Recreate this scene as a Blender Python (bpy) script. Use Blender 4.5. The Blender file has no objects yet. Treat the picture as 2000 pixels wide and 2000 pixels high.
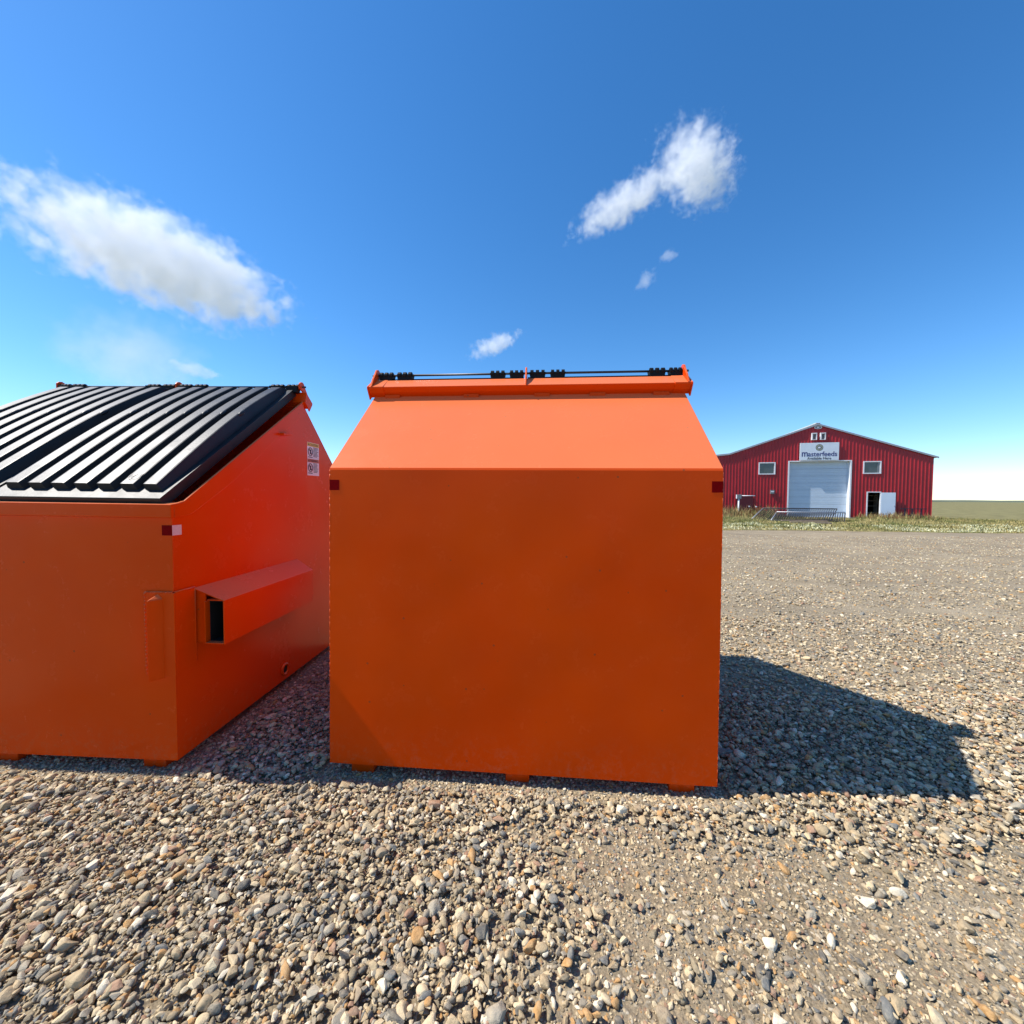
import bpy, bmesh, math, random
import numpy as np
from mathutils import Matrix, Vector, Euler

scene = bpy.context.scene
COL = scene.collection
rng = np.random.default_rng(7)
random.seed(7)

# ------------------------------------------------------------------ camera, sky, sun, exposure
F_PX, PITCH, ROLL, EYE = 783.5, 0.0337, 0.0074, 1.351      # 2000-px focal length, fitted from the bins
cam_d = bpy.data.cameras.new('camera')
cam = bpy.data.objects.new('camera', cam_d)
COL.objects.link(cam)
cam_d.sensor_fit = 'HORIZONTAL'
cam_d.sensor_width = 36.0
cam_d.lens = F_PX / 2000.0 * 36.0
cam_d.clip_start = 0.05
cam_d.clip_end = 30000.0
cam.matrix_world = (Matrix.Translation((0, 0, EYE)) @ Matrix.Rotation(math.pi / 2 - PITCH, 4, 'X')
                    @ Matrix.Rotation(ROLL, 4, 'Z'))
scene.camera = cam

SUN_EL = math.radians(51.0)
LIGHT_DIR = Vector((math.cos(SUN_EL), -0.033 * math.cos(SUN_EL), -math.sin(SUN_EL))).normalized()
world = bpy.data.worlds.new('World')
scene.world = world
world.use_nodes = True
wn = world.node_tree
wn.nodes.clear()
w_out = wn.nodes.new('ShaderNodeOutputWorld')
w_bg = wn.nodes.new('ShaderNodeBackground')
w_sky = wn.nodes.new('ShaderNodeTexSky')
w_sky.sky_type = 'NISHITA'
w_sky.sun_disc = False
w_sky.sun_elevation = SUN_EL
w_sky.sun_rotation = math.atan2(-LIGHT_DIR.x, -LIGHT_DIR.y)
w_sky.altitude = 0.0
w_sky.air_density = 1.0
w_sky.dust_density = 0.15
w_sky.ozone_density = 5.5
w_bg.inputs['Strength'].default_value = 0.15
w_hs = wn.nodes.new('ShaderNodeHueSaturation')      # the phone's saturated blues, over the whole sky alike
w_hs.inputs['Saturation'].default_value = 1.23
wn.links.new(w_sky.outputs['Color'], w_hs.inputs['Color'])
wn.links.new(w_hs.outputs['Color'], w_bg.inputs['Color'])
wn.links.new(w_bg.outputs['Background'], w_out.inputs['Surface'])

sun_d = bpy.data.lights.new('sun', 'SUN')
sun_d.energy = 5.0
sun_d.angle = math.radians(0.53)
sun_d.color = (1.0, 0.95, 0.875)
sun = bpy.data.objects.new('sun', sun_d)
COL.objects.link(sun)
sun.rotation_euler = LIGHT_DIR.to_track_quat('-Z', 'Y').to_euler()

vs = scene.view_settings
vs.view_transform = 'Standard'
vs.look = 'None'
vs.gamma = 1.0
vs.exposure = 0.42
vs.use_curve_mapping = False
cy = scene.cycles
cy.use_denoising = True
try:
    cy.denoiser = 'OPENIMAGEDENOISE'
    cy.denoising_input_passes = 'RGB_ALBEDO_NORMAL'
    cy.denoising_prefilter = 'ACCURATE'
except Exception:
    pass
cy.use_adaptive_sampling = True
cy.adaptive_threshold = 0.01
cy.max_bounces = 14
cy.diffuse_bounces = 4
cy.glossy_bounces = 4
cy.volume_bounces = 12
cy.transparent_max_bounces = 12
cy.sample_clamp_indirect = 8.0
cy.volume_step_rate = 1.5
cy.volume_max_steps = 256


# ------------------------------------------------------------------ materials
def new_mat(name):
    m = bpy.data.materials.new(name)
    m.use_nodes = True
    nt = m.node_tree
    nt.nodes.clear()
    out = nt.nodes.new('ShaderNodeOutputMaterial')
    b = nt.nodes.new('ShaderNodeBsdfPrincipled')
    nt.links.new(b.outputs[0], out.inputs['Surface'])
    return m, nt, b, out


def nd(nt, t, **kw):
    n = nt.nodes.new(t)
    for k, v in kw.items():
        if k in n.inputs:
            n.inputs[k].default_value = v
        else:
            setattr(n, k, v)
    return n


def ramp(nt, stops, interp='LINEAR'):
    r = nt.nodes.new('ShaderNodeValToRGB')
    cr = r.color_ramp
    cr.interpolation = interp
    while len(cr.elements) < len(stops):
        cr.elements.new(0.5)
    for e, (p, c) in zip(cr.elements, stops):
        e.position = p
        e.color = (*c, 1) if len(c) == 3 else c
    return r


def mix(nt, a, b, fac, blend='MIX'):
    m = nt.nodes.new('ShaderNodeMix')
    m.data_type = 'RGBA'
    m.blend_type = blend
    for s, v in ((m.inputs[0], fac), (m.inputs[6], a), (m.inputs[7], b)):
        if hasattr(v, 'type') and hasattr(v, 'is_linked'):
            nt.links.new(v, s)
        elif isinstance(v, (int, float)):
            s.default_value = v
        else:
            s.default_value = (*v, 1)
    return m.outputs[2]


def plain(name, col, rough=0.5, metal=0.0, noise=0.12, nscale=8.0, bump=0.0, bscale=60.0, spec=0.5):
    m, nt, b, _ = new_mat(name)
    tc = nd(nt, 'ShaderNodeTexCoord')
    n = nd(nt, 'ShaderNodeTexNoise', Scale=nscale, Detail=5.0, Roughness=0.6)
    nt.links.new(tc.outputs['Object'], n.inputs['Vector'])
    lo = tuple(c * (1 - noise) for c in col)
    hi = tuple(min(1, c * (1 + noise)) for c in col)
    r = ramp(nt, [(0.3, lo), (0.7, hi)])
    nt.links.new(n.outputs['Fac'], r.inputs['Fac'])
    nt.links.new(r.outputs['Color'], b.inputs['Base Color'])
    b.inputs['Roughness'].default_value = rough
    b.inputs['Metallic'].default_value = metal
    b.inputs['Specular IOR Level'].default_value = spec
    if bump:
        n2 = nd(nt, 'ShaderNodeTexNoise', Scale=bscale, Detail=4.0)
        nt.links.new(tc.outputs['Object'], n2.inputs['Vector'])
        bp = nd(nt, 'ShaderNodeBump', Strength=bump, Distance=0.01)
        nt.links.new(n2.outputs['Fac'], bp.inputs['Height'])
        nt.links.new(bp.outputs['Normal'], b.inputs['Normal'])
    return m


def paint_mat():
    m, nt, b, _ = new_mat('orange_paint')
    tc = nd(nt, 'ShaderNodeTexCoord')
    big = nd(nt, 'ShaderNodeTexNoise', Scale=1.7, Detail=3.0, Roughness=0.5)
    nt.links.new(tc.outputs['Object'], big.inputs['Vector'])
    r = ramp(nt, [(0.3, (0.69, 0.052, 0.0008)), (0.7, (0.74, 0.064, 0.001))])
    nt.links.new(big.outputs['Fac'], r.inputs['Fac'])
    # dust film and small scuffs
    dn = nd(nt, 'ShaderNodeTexNoise', Scale=6.0, Detail=8.0, Roughness=0.7)
    nt.links.new(tc.outputs['Object'], dn.inputs['Vector'])
    dr = ramp(nt, [(0.45, (0, 0, 0)), (0.8, (0.025, 0.025, 0.025))])
    nt.links.new(dn.outputs['Fac'], dr.inputs['Fac'])
    c1 = mix(nt, r.outputs['Color'], (0.42, 0.25, 0.14), dr.outputs['Color'])
    # sparse specks of grime
    vo = nd(nt, 'ShaderNodeTexVoronoi', Scale=13.0, Randomness=1.0)
    nt.links.new(tc.outputs['Object'], vo.inputs['Vector'])
    sp = ramp(nt, [(0.0, (1, 1, 1)), (0.05, (1, 1, 1)), (0.08, (0, 0, 0))])
    nt.links.new(vo.outputs['Distance'], sp.inputs['Fac'])
    pick = nd(nt, 'ShaderNodeSeparateColor')
    nt.links.new(vo.outputs['Color'], pick.inputs[0])
    gt = nd(nt, 'ShaderNodeMath', operation='GREATER_THAN')
    gt.inputs[1].default_value = 0.55
    nt.links.new(pick.outputs[0], gt.inputs[0])
    mu = nd(nt, 'ShaderNodeMath', operation='MULTIPLY')
    nt.links.new(sp.outputs['Color'], mu.inputs[0])
    nt.links.new(gt.outputs[0], mu.inputs[1])
    mu2 = nd(nt, 'ShaderNodeMath', operation='MULTIPLY')
    nt.links.new(mu.outputs[0], mu2.inputs[0])
    mu2.inputs[1].default_value = 0.55
    c2 = mix(nt, c1, (0.12, 0.06, 0.03), mu2.outputs[0])
    # paler orange on faces that look up: sheen of the lit slope put into colour
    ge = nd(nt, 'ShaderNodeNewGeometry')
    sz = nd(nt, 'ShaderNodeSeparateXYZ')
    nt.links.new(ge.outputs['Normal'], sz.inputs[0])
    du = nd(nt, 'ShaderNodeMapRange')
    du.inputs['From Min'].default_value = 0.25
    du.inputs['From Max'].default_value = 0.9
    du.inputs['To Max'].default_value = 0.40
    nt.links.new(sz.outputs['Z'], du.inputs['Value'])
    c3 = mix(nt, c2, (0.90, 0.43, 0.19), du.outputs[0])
    # dried mud splashed along the foot of the sheets
    so = nd(nt, 'ShaderNodeSeparateXYZ')
    nt.links.new(tc.outputs['Object'], so.inputs[0])
    sm = nd(nt, 'ShaderNodeMapRange')
    sm.inputs['From Min'].default_value = 0.26
    sm.inputs['From Max'].default_value = 0.05
    nt.links.new(so.outputs['Z'], sm.inputs['Value'])
    sn = nd(nt, 'ShaderNodeTexNoise', Scale=38.0, Detail=7.0, Roughness=0.75)
    nt.links.new(tc.outputs['Object'], sn.inputs['Vector'])
    sq = ramp(nt, [(0.50, (0, 0, 0)), (0.72, (0.27, 0.27, 0.27))])
    nt.links.new(sn.outputs['Fac'], sq.inputs['Fac'])
    smm = nd(nt, 'ShaderNodeMath', operation='MULTIPLY')
    nt.links.new(sm.outputs[0], smm.inputs[0])
    nt.links.new(sq.outputs['Color'], smm.inputs[1])
    c3 = mix(nt, c3, (0.36, 0.22, 0.12), smm.outputs[0])
    nt.links.new(c3, b.inputs['Base Color'])
    rr = ramp(nt, [(0.3, (0.20,) * 3), (0.75, (0.31,) * 3)])
    nt.links.new(dn.outputs['Fac'], rr.inputs['Fac'])
    nt.links.new(rr.outputs['Color'], b.inputs['Roughness'])
    b.inputs['Specular IOR Level'].default_value = 0.25
    b.inputs['Specular Tint'].default_value = (1.0, 0.55, 0.32, 1)
    b.inputs['Coat Weight'].default_value = 0.0
    b.inputs['Coat Roughness'].default_value = 0.24
    # oil-canned sheet and orange peel
    wv = nd(nt, 'ShaderNodeTexNoise', Scale=2.3, Detail=1.0, Roughness=0.3)
    nt.links.new(tc.outputs['Object'], wv.inputs['Vector'])
    b1 = nd(nt, 'ShaderNodeBump', Strength=0.35, Distance=0.024)
    nt.links.new(wv.outputs['Fac'], b1.inputs['Height'])
    pe = nd(nt, 'ShaderNodeTexNoise', Scale=260.0, Detail=2.0)
    nt.links.new(tc.outputs['Object'], pe.inputs['Vector'])
    b2 = nd(nt, 'ShaderNodeBump', Strength=0.10, Distance=0.002)
    nt.links.new(pe.outputs['Fac'], b2.inputs['Height'])
    nt.links.new(b1.outputs['Normal'], b2.inputs['Normal'])
    nt.links.new(b2.outputs['Normal'], b.inputs['Normal'])
    return m


STONE_STOPS = [(0.00, (0.452, 0.340, 0.198)), (0.11, (0.308, 0.241, 0.161)), (0.21, (0.566, 0.448, 0.276)),
               (0.31, (0.242, 0.212, 0.166)), (0.38, (0.637, 0.522, 0.340)), (0.48, (0.371, 0.281, 0.166)),
               (0.57, (0.087, 0.087, 0.085)), (0.61, (0.473, 0.256, 0.088)), (0.67, (0.360, 0.320, 0.248)),
               (0.75, (0.329, 0.182, 0.114)), (0.80, (0.216, 0.177, 0.114)), (0.87, (0.760, 0.670, 0.506)),
               (0.93, (0.154, 0.163, 0.161))]


def stone_mat():
    m, nt, b, _ = new_mat('pebble_stone')
    oi = nd(nt, 'ShaderNodeObjectInfo')
    r = ramp(nt, STONE_STOPS, 'CONSTANT')
    nt.links.new(oi.outputs['Random'], r.inputs['Fac'])
    tc = nd(nt, 'ShaderNodeTexCoord')
    off = nd(nt, 'ShaderNodeVectorMath', operation='SCALE')
    off.inputs[0].default_value = (1, 1, 1)
    mm = nd(nt, 'ShaderNodeMath', operation='MULTIPLY')
    mm.inputs[1].default_value = 91.0
    nt.links.new(oi.outputs['Random'], mm.inputs[0])
    nt.links.new(mm.outputs[0], off.inputs['Scale'])
    ad = nd(nt, 'ShaderNodeVectorMath', operation='ADD')
    nt.links.new(tc.outputs['Object'], ad.inputs[0])
    nt.links.new(off.outputs[0], ad.inputs[1])
    n = nd(nt, 'ShaderNodeTexNoise', Scale=2.2, Detail=6.0, Roughness=0.65)
    nt.links.new(ad.outputs[0], n.inputs['Vector'])
    vr = ramp(nt, [(0.3, (0.82, 0.82, 0.82)), (0.7, (1.34, 1.30, 1.22))])
    nt.links.new(n.outputs['Fac'], vr.inputs['Fac'])
    c = mix(nt, r.outputs['Color'], vr.outputs['Color'], 1.0, 'MULTIPLY')
    # pale dust left by dried mud
    n2 = nd(nt, 'ShaderNodeTexNoise', Scale=1.1, Detail=3.0)
    nt.links.new(ad.outputs[0], n2.inputs['Vector'])
    dr = ramp(nt, [(0.4, (0.08,) * 3), (0.75, (0.45,) * 3)])
    nt.links.new(n2.outputs['Fac'], dr.inputs['Fac'])
    c = mix(nt, c, (0.54, 0.43, 0.265), dr.outputs['Color'])
    nt.links.new(c, b.inputs['Base Color'])
    b.inputs['Roughness'].default_value = 0.82
    b.inputs['Specular IOR Level'].default_value = 0.35
    bp = nd(nt, 'ShaderNodeBump', Strength=0.35, Distance=0.08)
    n3 = nd(nt, 'ShaderNodeTexNoise', Scale=5.0, Detail=5.0, Roughness=0.7)
    nt.links.new(ad.outputs[0], n3.inputs['Vector'])
    nt.links.new(n3.outputs['Fac'], bp.inputs['Height'])
    nt.links.new(bp.outputs['Normal'], b.inputs['Normal'])
    return m


def ground_mat():
    m, nt, b, _ = new_mat('gravel_ground')
    tc = nd(nt, 'ShaderNodeTexCoord')
    P = tc.outputs['Object']
    # dirt
    n1 = nd(nt, 'ShaderNodeTexNoise', Scale=1.3, Detail=8.0, Roughness=0.65)
    nt.links.new(P, n1.inputs['Vector'])
    dirt = ramp(nt, [(0.3, (0.20, 0.155, 0.098)), (0.55, (0.275, 0.22, 0.145)), (0.75, (0.35, 0.285, 0.195))])
    nt.links.new(n1.outputs['Fac'], dirt.inputs['Fac'])
    n2 = nd(nt, 'ShaderNodeTexNoise', Scale=240.0, Detail=3.0, Roughness=0.7)
    nt.links.new(P, n2.inputs['Vector'])
    gr = ramp(nt, [(0.3, (0.6,) * 3), (0.7, (1.35,) * 3)])
    nt.links.new(n2.outputs['Fac'], gr.inputs['Fac'])
    dcol = mix(nt, dirt.outputs['Color'], gr.outputs['Color'], 1.0, 'MULTIPLY')
    # small stones in two sizes, coloured like the loose ones
    cols, hts = dcol, []
    for sc, lo, seed in ((34.0, 0.33, 0.0), (78.0, 0.36, 3.7)):
        wob = nd(nt, 'ShaderNodeTexNoise', Scale=sc * 0.8, Detail=2.0)
        nt.links.new(P, wob.inputs['Vector'])
        a = nd(nt, 'ShaderNodeVectorMath', operation='MULTIPLY_ADD')
        nt.links.new(wob.outputs['Color'], a.inputs[0])
        a.inputs[1].default_value = (0.5 / sc,) * 3
        nt.links.new(P, a.inputs[2])
        v = nd(nt, 'ShaderNodeTexVoronoi', Scale=sc, Randomness=1.0)
        nt.links.new(a.outputs[0], v.inputs['Vector'])
        sx = nd(nt, 'ShaderNodeSeparateColor')
        nt.links.new(v.outputs['Color'], sx.inputs[0])
        sr = ramp(nt, STONE_STOPS, 'CONSTANT')
        nt.links.new(sx.outputs[0], sr.inputs['Fac'])
        mk = ramp(nt, [(lo - 0.08, (1,) * 3), (lo + 0.04, (0,) * 3)])
        nt.links.new(v.outputs['Distance'], mk.inputs['Fac'])
        sd_ = mix(nt, sr.outputs['Color'], dirt.outputs['Color'], 0.45)
        cols = mix(nt, cols, sd_, mk.outputs['Color'])
        hts.append(v.outputs['Distance'])
    # worn wheel tracks and broad tone drift along the yard
    mp = nd(nt, 'ShaderNodeMapping')
    mp.inputs['Scale'].default_value = (0.05, 0.55, 1)
    mp.inputs['Rotation'].default_value = (0, 0, math.radians(9))
    nt.links.new(P, mp.inputs['Vector'])
    tn = nd(nt, 'ShaderNodeTexNoise', Scale=1.0, Detail=5.0, Roughness=0.55)
    nt.links.new(mp.outputs[0], tn.inputs['Vector'])
    tr = ramp(nt, [(0.48, (0,) * 3), (0.66, (0.62,) * 3)])
    nt.links.new(tn.outputs['Fac'], tr.inputs['Fac'])
    cols = mix(nt, cols, dcol, tr.outputs['Color'])
    br = nd(nt, 'ShaderNodeTexNoise', Scale=0.35, Detail=4.0)
    nt.links.new(P, br.inputs['Vector'])
    bc = ramp(nt, [(0.3, (0.92, 0.92, 0.92)), (0.7, (1.16, 1.15, 1.12))])
    nt.links.new(br.outputs['Fac'], bc.inputs['Fac'])
    cols = mix(nt, cols, bc.outputs['Color'], 1.0, 'MULTIPLY')
    nt.links.new(cols, b.inputs['Base Color'])
    b.inputs['Roughness'].default_value = 0.95
    b.inputs['Specular IOR Level'].default_value = 0.15
    nb = nd(nt, 'ShaderNodeBump', Strength=0.7, Distance=0.008, invert=True)
    nt.links.new(hts[0], nb.inputs['Height'])
    nb2 = nd(nt, 'ShaderNodeBump', Strength=0.7, Distance=0.005, invert=True)
    nt.links.new(hts[1], nb2.inputs['Height'])
    nt.links.new(nb.outputs['Normal'], nb2.inputs['Normal'])
    nb3 = nd(nt, 'ShaderNodeBump', Strength=0.5, Distance=0.004)
    nt.links.new(n2.outputs['Fac'], nb3.inputs['Height'])
    nt.links.new(nb2.outputs['Normal'], nb3.inputs['Normal'])
    nt.links.new(nb3.outputs['Normal'], b.inputs['Normal'])
    return m


def attr_mat(name, rough=0.8, transl=0.0):
    m, nt, b, out = new_mat(name)
    a = nd(nt, 'ShaderNodeAttribute', attribute_name='tint')
    nt.links.new(a.outputs['Color'], b.inputs['Base Color'])
    b.inputs['Roughness'].default_value = rough
    b.inputs['Specular IOR Level'].default_value = 0.2
    return m


def lid_mat():
    m, nt, b, _ = new_mat('black_lid_plastic')
    tc = nd(nt, 'ShaderNodeTexCoord')
    n = nd(nt, 'ShaderNodeTexNoise', Scale=9.0, Detail=7.0, Roughness=0.7)
    nt.links.new(tc.outputs['Object'], n.inputs['Vector'])
    r = ramp(nt, [(0.3, (0.011, 0.012, 0.014)), (0.75, (0.026, 0.028, 0.031))])
    nt.links.new(n.outputs['Fac'], r.inputs['Fac'])
    nt.links.new(r.outputs['Color'], b.inputs['Base Color'])
    rr = ramp(nt, [(0.3, (0.40,) * 3), (0.75, (0.54,) * 3)])
    nt.links.new(n.outputs['Fac'], rr.inputs['Fac'])
    nt.links.new(rr.outputs['Color'], b.inputs['Roughness'])
    b.inputs['Specular IOR Level'].default_value = 0.34
    n2 = nd(nt, 'ShaderNodeTexNoise', Scale=120.0, Detail=3.0)
    nt.links.new(tc.outputs['Object'], n2.inputs['Vector'])
    bp = nd(nt, 'ShaderNodeBump', Strength=0.12, Distance=0.003)
    nt.links.new(n2.outputs['Fac'], bp.inputs['Height'])
    nt.links.new(bp.outputs['Normal'], b.inputs['Normal'])
    return m


M_PAINT = paint_mat()
M_LID = lid_mat()
M_STONE = stone_mat()
M_GROUND = ground_mat()
M_RUBBER = plain('black_hinge_plastic', (0.006, 0.006, 0.007), 0.6, spec=0.2)
M_STEEL = plain('dark_steel_rod', (0.06, 0.06, 0.065), 0.4, 0.7)
M_REFL_RED = plain('red_reflective_tape', (0.20, 0.002, 0.003), 0.6, spec=0.02, noise=0.1, nscale=120)
M_REFL_SIL = plain('silver_reflective_tape', (0.62, 0.62, 0.66), 0.3, 0.2, noise=0.1, nscale=120)
M_STK = plain('sticker_white', (0.78, 0.78, 0.78), 0.4)
M_STK_Y = plain('sticker_yellow', (0.80, 0.50, 0.03), 0.4)
M_STK_O = plain('sticker_orange', (0.55, 0.10, 0.02), 0.4)
M_INK = plain('black_ink', (0.012, 0.012, 0.014), 0.5)
M_DARK = plain('drain_dark', (0.01, 0.008, 0.007), 0.8)
M_RED = plain('red_siding', (0.37, 0.009, 0.016), 0.42, noise=0.16, nscale=0.9, bump=0.03, bscale=3)
M_REDDK = plain('shadow_red', (0.085, 0.004, 0.010), 0.6)
M_WHITE = plain('white_trim', (0.78, 0.78, 0.79), 0.45, noise=0.05)
M_DOOR = plain('white_door_paint', (0.56, 0.65, 0.74), 0.5, noise=0.04, nscale=1.2, bump=0.05, bscale=2)
M_ROOF = plain('pale_roof_metal', (0.62, 0.62, 0.60), 0.4, 0.3)
M_GLASS = plain('window_glass', (0.035, 0.045, 0.055), 0.06, noise=0.3, nscale=2, spec=0.8)
M_SIGN = plain('banner_vinyl', (0.70, 0.75, 0.80), 0.5, noise=0.05, nscale=2.5, bump=0.5, bscale=1.6)
M_BLUE = plain('navy_print', (0.006, 0.008, 0.15), 0.5)
M_GREY = plain('grey_metal_box', (0.20, 0.22, 0.23), 0.45, 0.3)
M_GALV = plain('galvanised_steel', (0.42, 0.42, 0.43), 0.45, 0.5)
M_WOOD = plain('weathered_timber', (0.26, 0.19, 0.13), 0.85, noise=0.35, nscale=9)
M_GATE = plain('dark_gate_steel', (0.035, 0.034, 0.036), 0.55, 0.3)
M_NAVY = plain('dark_blue_steel', (0.012, 0.016, 0.035), 0.5)
M_GOLD = plain('emblem_gold', (0.42, 0.44, 0.32), 0.5)
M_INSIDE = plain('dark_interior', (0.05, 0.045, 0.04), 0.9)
M_CONC = plain('concrete', (0.32, 0.31, 0.28), 0.9, noise=0.2, bump=0.2)
M_GRASS = attr_mat('grass_blades', 0.75)
M_FIELD = plain('grassy_soil', (0.20, 0.175, 0.075), 0.95, noise=0.4, nscale=0.8, bump=0.4, bscale=5, spec=0.1)


# ------------------------------------------------------------------ object helpers
def tag(o, label=None, cat=None, group=None, kind=None):
    if label:
        o['label'] = label
    if cat:
        o['category'] = cat
    if group:
        o['group'] = group
    if kind:
        o['kind'] = kind
    return o


def empty(name, mat=None):
    o = bpy.data.objects.new(name, None)
    COL.objects.link(o)
    o.empty_display_size = 0.2
    if mat is not None:
        o.matrix_world = mat
    return o


class MB:
    """collects simple shapes into one mesh"""

    def __init__(self):
        self.v, self.f = [], []

    def add(self, vs_, fs_):
        k = len(self.v)
        self.v += [tuple(p) for p in vs_]
        self.f += [tuple(i + k for i in f) for f in fs_]
        return self

    def box(self, x0, x1, y0, y1, z0, z1):
        return self.add([(x, y, z) for z in (z0, z1) for y in (y0, y1) for x in (x0, x1)],
                        [(0, 2, 3, 1), (4, 5, 7, 6), (0, 1, 5, 4), (2, 6, 7, 3), (0, 4, 6, 2), (1, 3, 7, 5)])

    def prism(self, poly, a0, a1, axis='x'):
        """poly of 2-D points extruded along an axis; x: (y,z), y: (x,z), z: (x,y)"""
        def P(p, a):
            return {'x': (a, p[0], p[1]), 'y': (p[0], a, p[1]), 'z': (p[0], p[1], a)}[axis]
        n = len(poly)
        vs_ = [P(p, a0) for p in poly] + [P(p, a1) for p in poly]
        fs_ = [tuple(range(n)), tuple(range(2 * n - 1, n - 1, -1))]
        fs_ += [(i, i + n, (i + 1) % n + n, (i + 1) % n) for i in range(n)]
        return self.add(vs_, fs_)

    def tube(self, a, b, r, n=10, r2=None):
        a, b = Vector(a), Vector(b)
        d = (b - a).normalized()
        s = d.orthogonal().normalized()
        t = d.cross(s)
        r2 = r if r2 is None else r2
        vs_ = []
        for p, rr in ((a, r), (b, r2)):
            vs_ += [p + s * (rr * math.cos(2 * math.pi * i / n)) + t * (rr * math.sin(2 * math.pi * i / n)) for i in range(n)]
        fs_ = [tuple(range(n - 1, -1, -1)), tuple(range(n, 2 * n))]
        fs_ += [(i, (i + 1) % n, (i + 1) % n + n, i + n) for i in range(n)]
        return self.add(vs_, fs_)

    def torus(self, c, R, r, axis='x', n=24, k=8):
        vs_, fs_ = [], []
        for i in range(n):
            a = 2 * math.pi * i / n
            for j in range(k):
                b = 2 * math.pi * j / k
                q = R + r * math.cos(b)
                p = (r * math.sin(b), q * math.cos(a), q * math.sin(a))
                if axis == 'y':
                    p = (p[1], p[0], p[2])
                if axis == 'z':
                    p = (p[1], p[2], p[0])
                vs_.append((c[0] + p[0], c[1] + p[1], c[2] + p[2]))
        for i in range(n):
            for j in range(k):
                fs_.append((i * k + j, ((i + 1) % n) * k + j, ((i + 1) % n) * k + (j + 1) % k, i * k + (j + 1) % k))
        return self.add(vs_, fs_)

    def build(self, name, mat, parent=None, bevel=0.0, smooth=False):
        me = bpy.data.meshes.new(name)
        me.from_pydata(self.v, [], self.f)
        bm = bmesh.new()
        bm.from_mesh(me)
        bmesh.ops.recalc_face_normals(bm, faces=bm.faces)
        bm.to_mesh(me)
        bm.free()
        me.materials.append(mat)
        if smooth:
            me.polygons.foreach_set('use_smooth', [True] * len(me.polygons))
        o = bpy.data.objects.new(name, me)
        COL.objects.link(o)
        if parent:
            o.parent = parent
        if bevel:
            bv = o.modifiers.new('bevel', 'BEVEL')
            bv.width = bevel
            bv.segments = 2
            bv.limit_method = 'ANGLE'
            bv.angle_limit = math.radians(40)
        return o


def text_obj(name, body, mat, parent, loc, rot, width=None, height=None, bold=0.0, extrude=0.002):
    cu = bpy.data.curves.new(name, 'FONT')
    cu.body = body
    cu.align_x = 'CENTER'
    cu.align_y = 'CENTER'
    cu.offset = bold
    cu.extrude = extrude
    tmp = bpy.data.objects.new(name, cu)
    COL.objects.link(tmp)
    dg = bpy.context.evaluated_depsgraph_get()
    me = bpy.data.meshes.new_from_object(tmp.evaluated_get(dg))
    bpy.data.objects.remove(tmp)
    xs = [v.co.x for v in me.vertices]
    ys = [v.co.y for v in me.vertices]
    sx = width / (max(xs) - min(xs))
    sy = height / (max(ys) - min(ys)) if height else sx
    cx, cyy = (max(xs) + min(xs)) / 2, (max(ys) + min(ys)) / 2
    for v in me.vertices:
        v.co.x = (v.co.x - cx) * sx
        v.co.y = (v.co.y - cyy) * sy
    me.materials.clear()
    me.materials.append(mat)
    o = bpy.data.objects.new(name, me)
    COL.objects.link(o)
    o.parent = parent
    o.matrix_local = Matrix.Translation(loc) @ rot
    return o


def copy_tree(o, parent=None):
    c = o.copy()
    COL.objects.link(c)
    c.parent = parent
    for ch in list(o.children):
        copy_tree(ch, c)
    return c


# ------------------------------------------------------------------ where the two bins stand (fitted)
W, D, H = 1.83, 1.654, 1.439
SK = 0.05


def rot3(yaw, tx, ty):
    return Matrix.Rotation(yaw, 4, 'Z') @ Matrix.Rotation(tx, 4, 'X') @ Matrix.Rotation(ty, 4, 'Y')


M_B = Matrix.Translation((-0.8839, 1.924, SK)) @ rot3(-0.0803, -0.0122, 0.0004) @ Matrix.Translation((W / 2, D / 2, -SK))
M_A = (Matrix.Translation((-1.6014, 1.8904, SK + 0.0261)) @ rot3(-0.0417, 0.0106, 0.0066)
       @ Matrix.Translation((-W / 2, D / 2, -SK)) @ Matrix.Rotation(math.pi, 4, 'Z'))


# ------------------------------------------------------------------ ground
def vnoise(x, y, seed=0):
    x = np.asarray(x, float)
    y = np.asarray(y, float)
    xi, yi = np.floor(x).astype(np.int64), np.floor(y).astype(np.int64)
    xf, yf = x - xi, y - yi

    def h(a, b):
        n = (a * 374761393 + b * 668265263 + seed * 974711) & 0xffffffff
        n = ((n ^ (n >> 13)) * 1274126177) & 0xffffffff
        return ((n ^ (n >> 16)) & 0xffff) / 65535.0
    u, v = xf * xf * (3 - 2 * xf), yf * yf * (3 - 2 * yf)
    return ((h(xi, yi) * (1 - u) + h(xi + 1, yi) * u) * (1 - v) + (h(xi, yi + 1) * (1 - u) + h(xi + 1, yi + 1) * u) * v)


def fbm(x, y, seed=0, o=4):
    s, a, t = 0, 1.0, 0
    for k in range(o):
        s = s + a * vnoise(x * 2 ** k, y * 2 ** k, seed + k)
        t += a
        a *= 0.5
    return s / t


def sstep(a, b, x):
    t = np.clip((x - a) / (b - a), 0, 1)
    return t * t * (3 - 2 * t)


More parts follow.
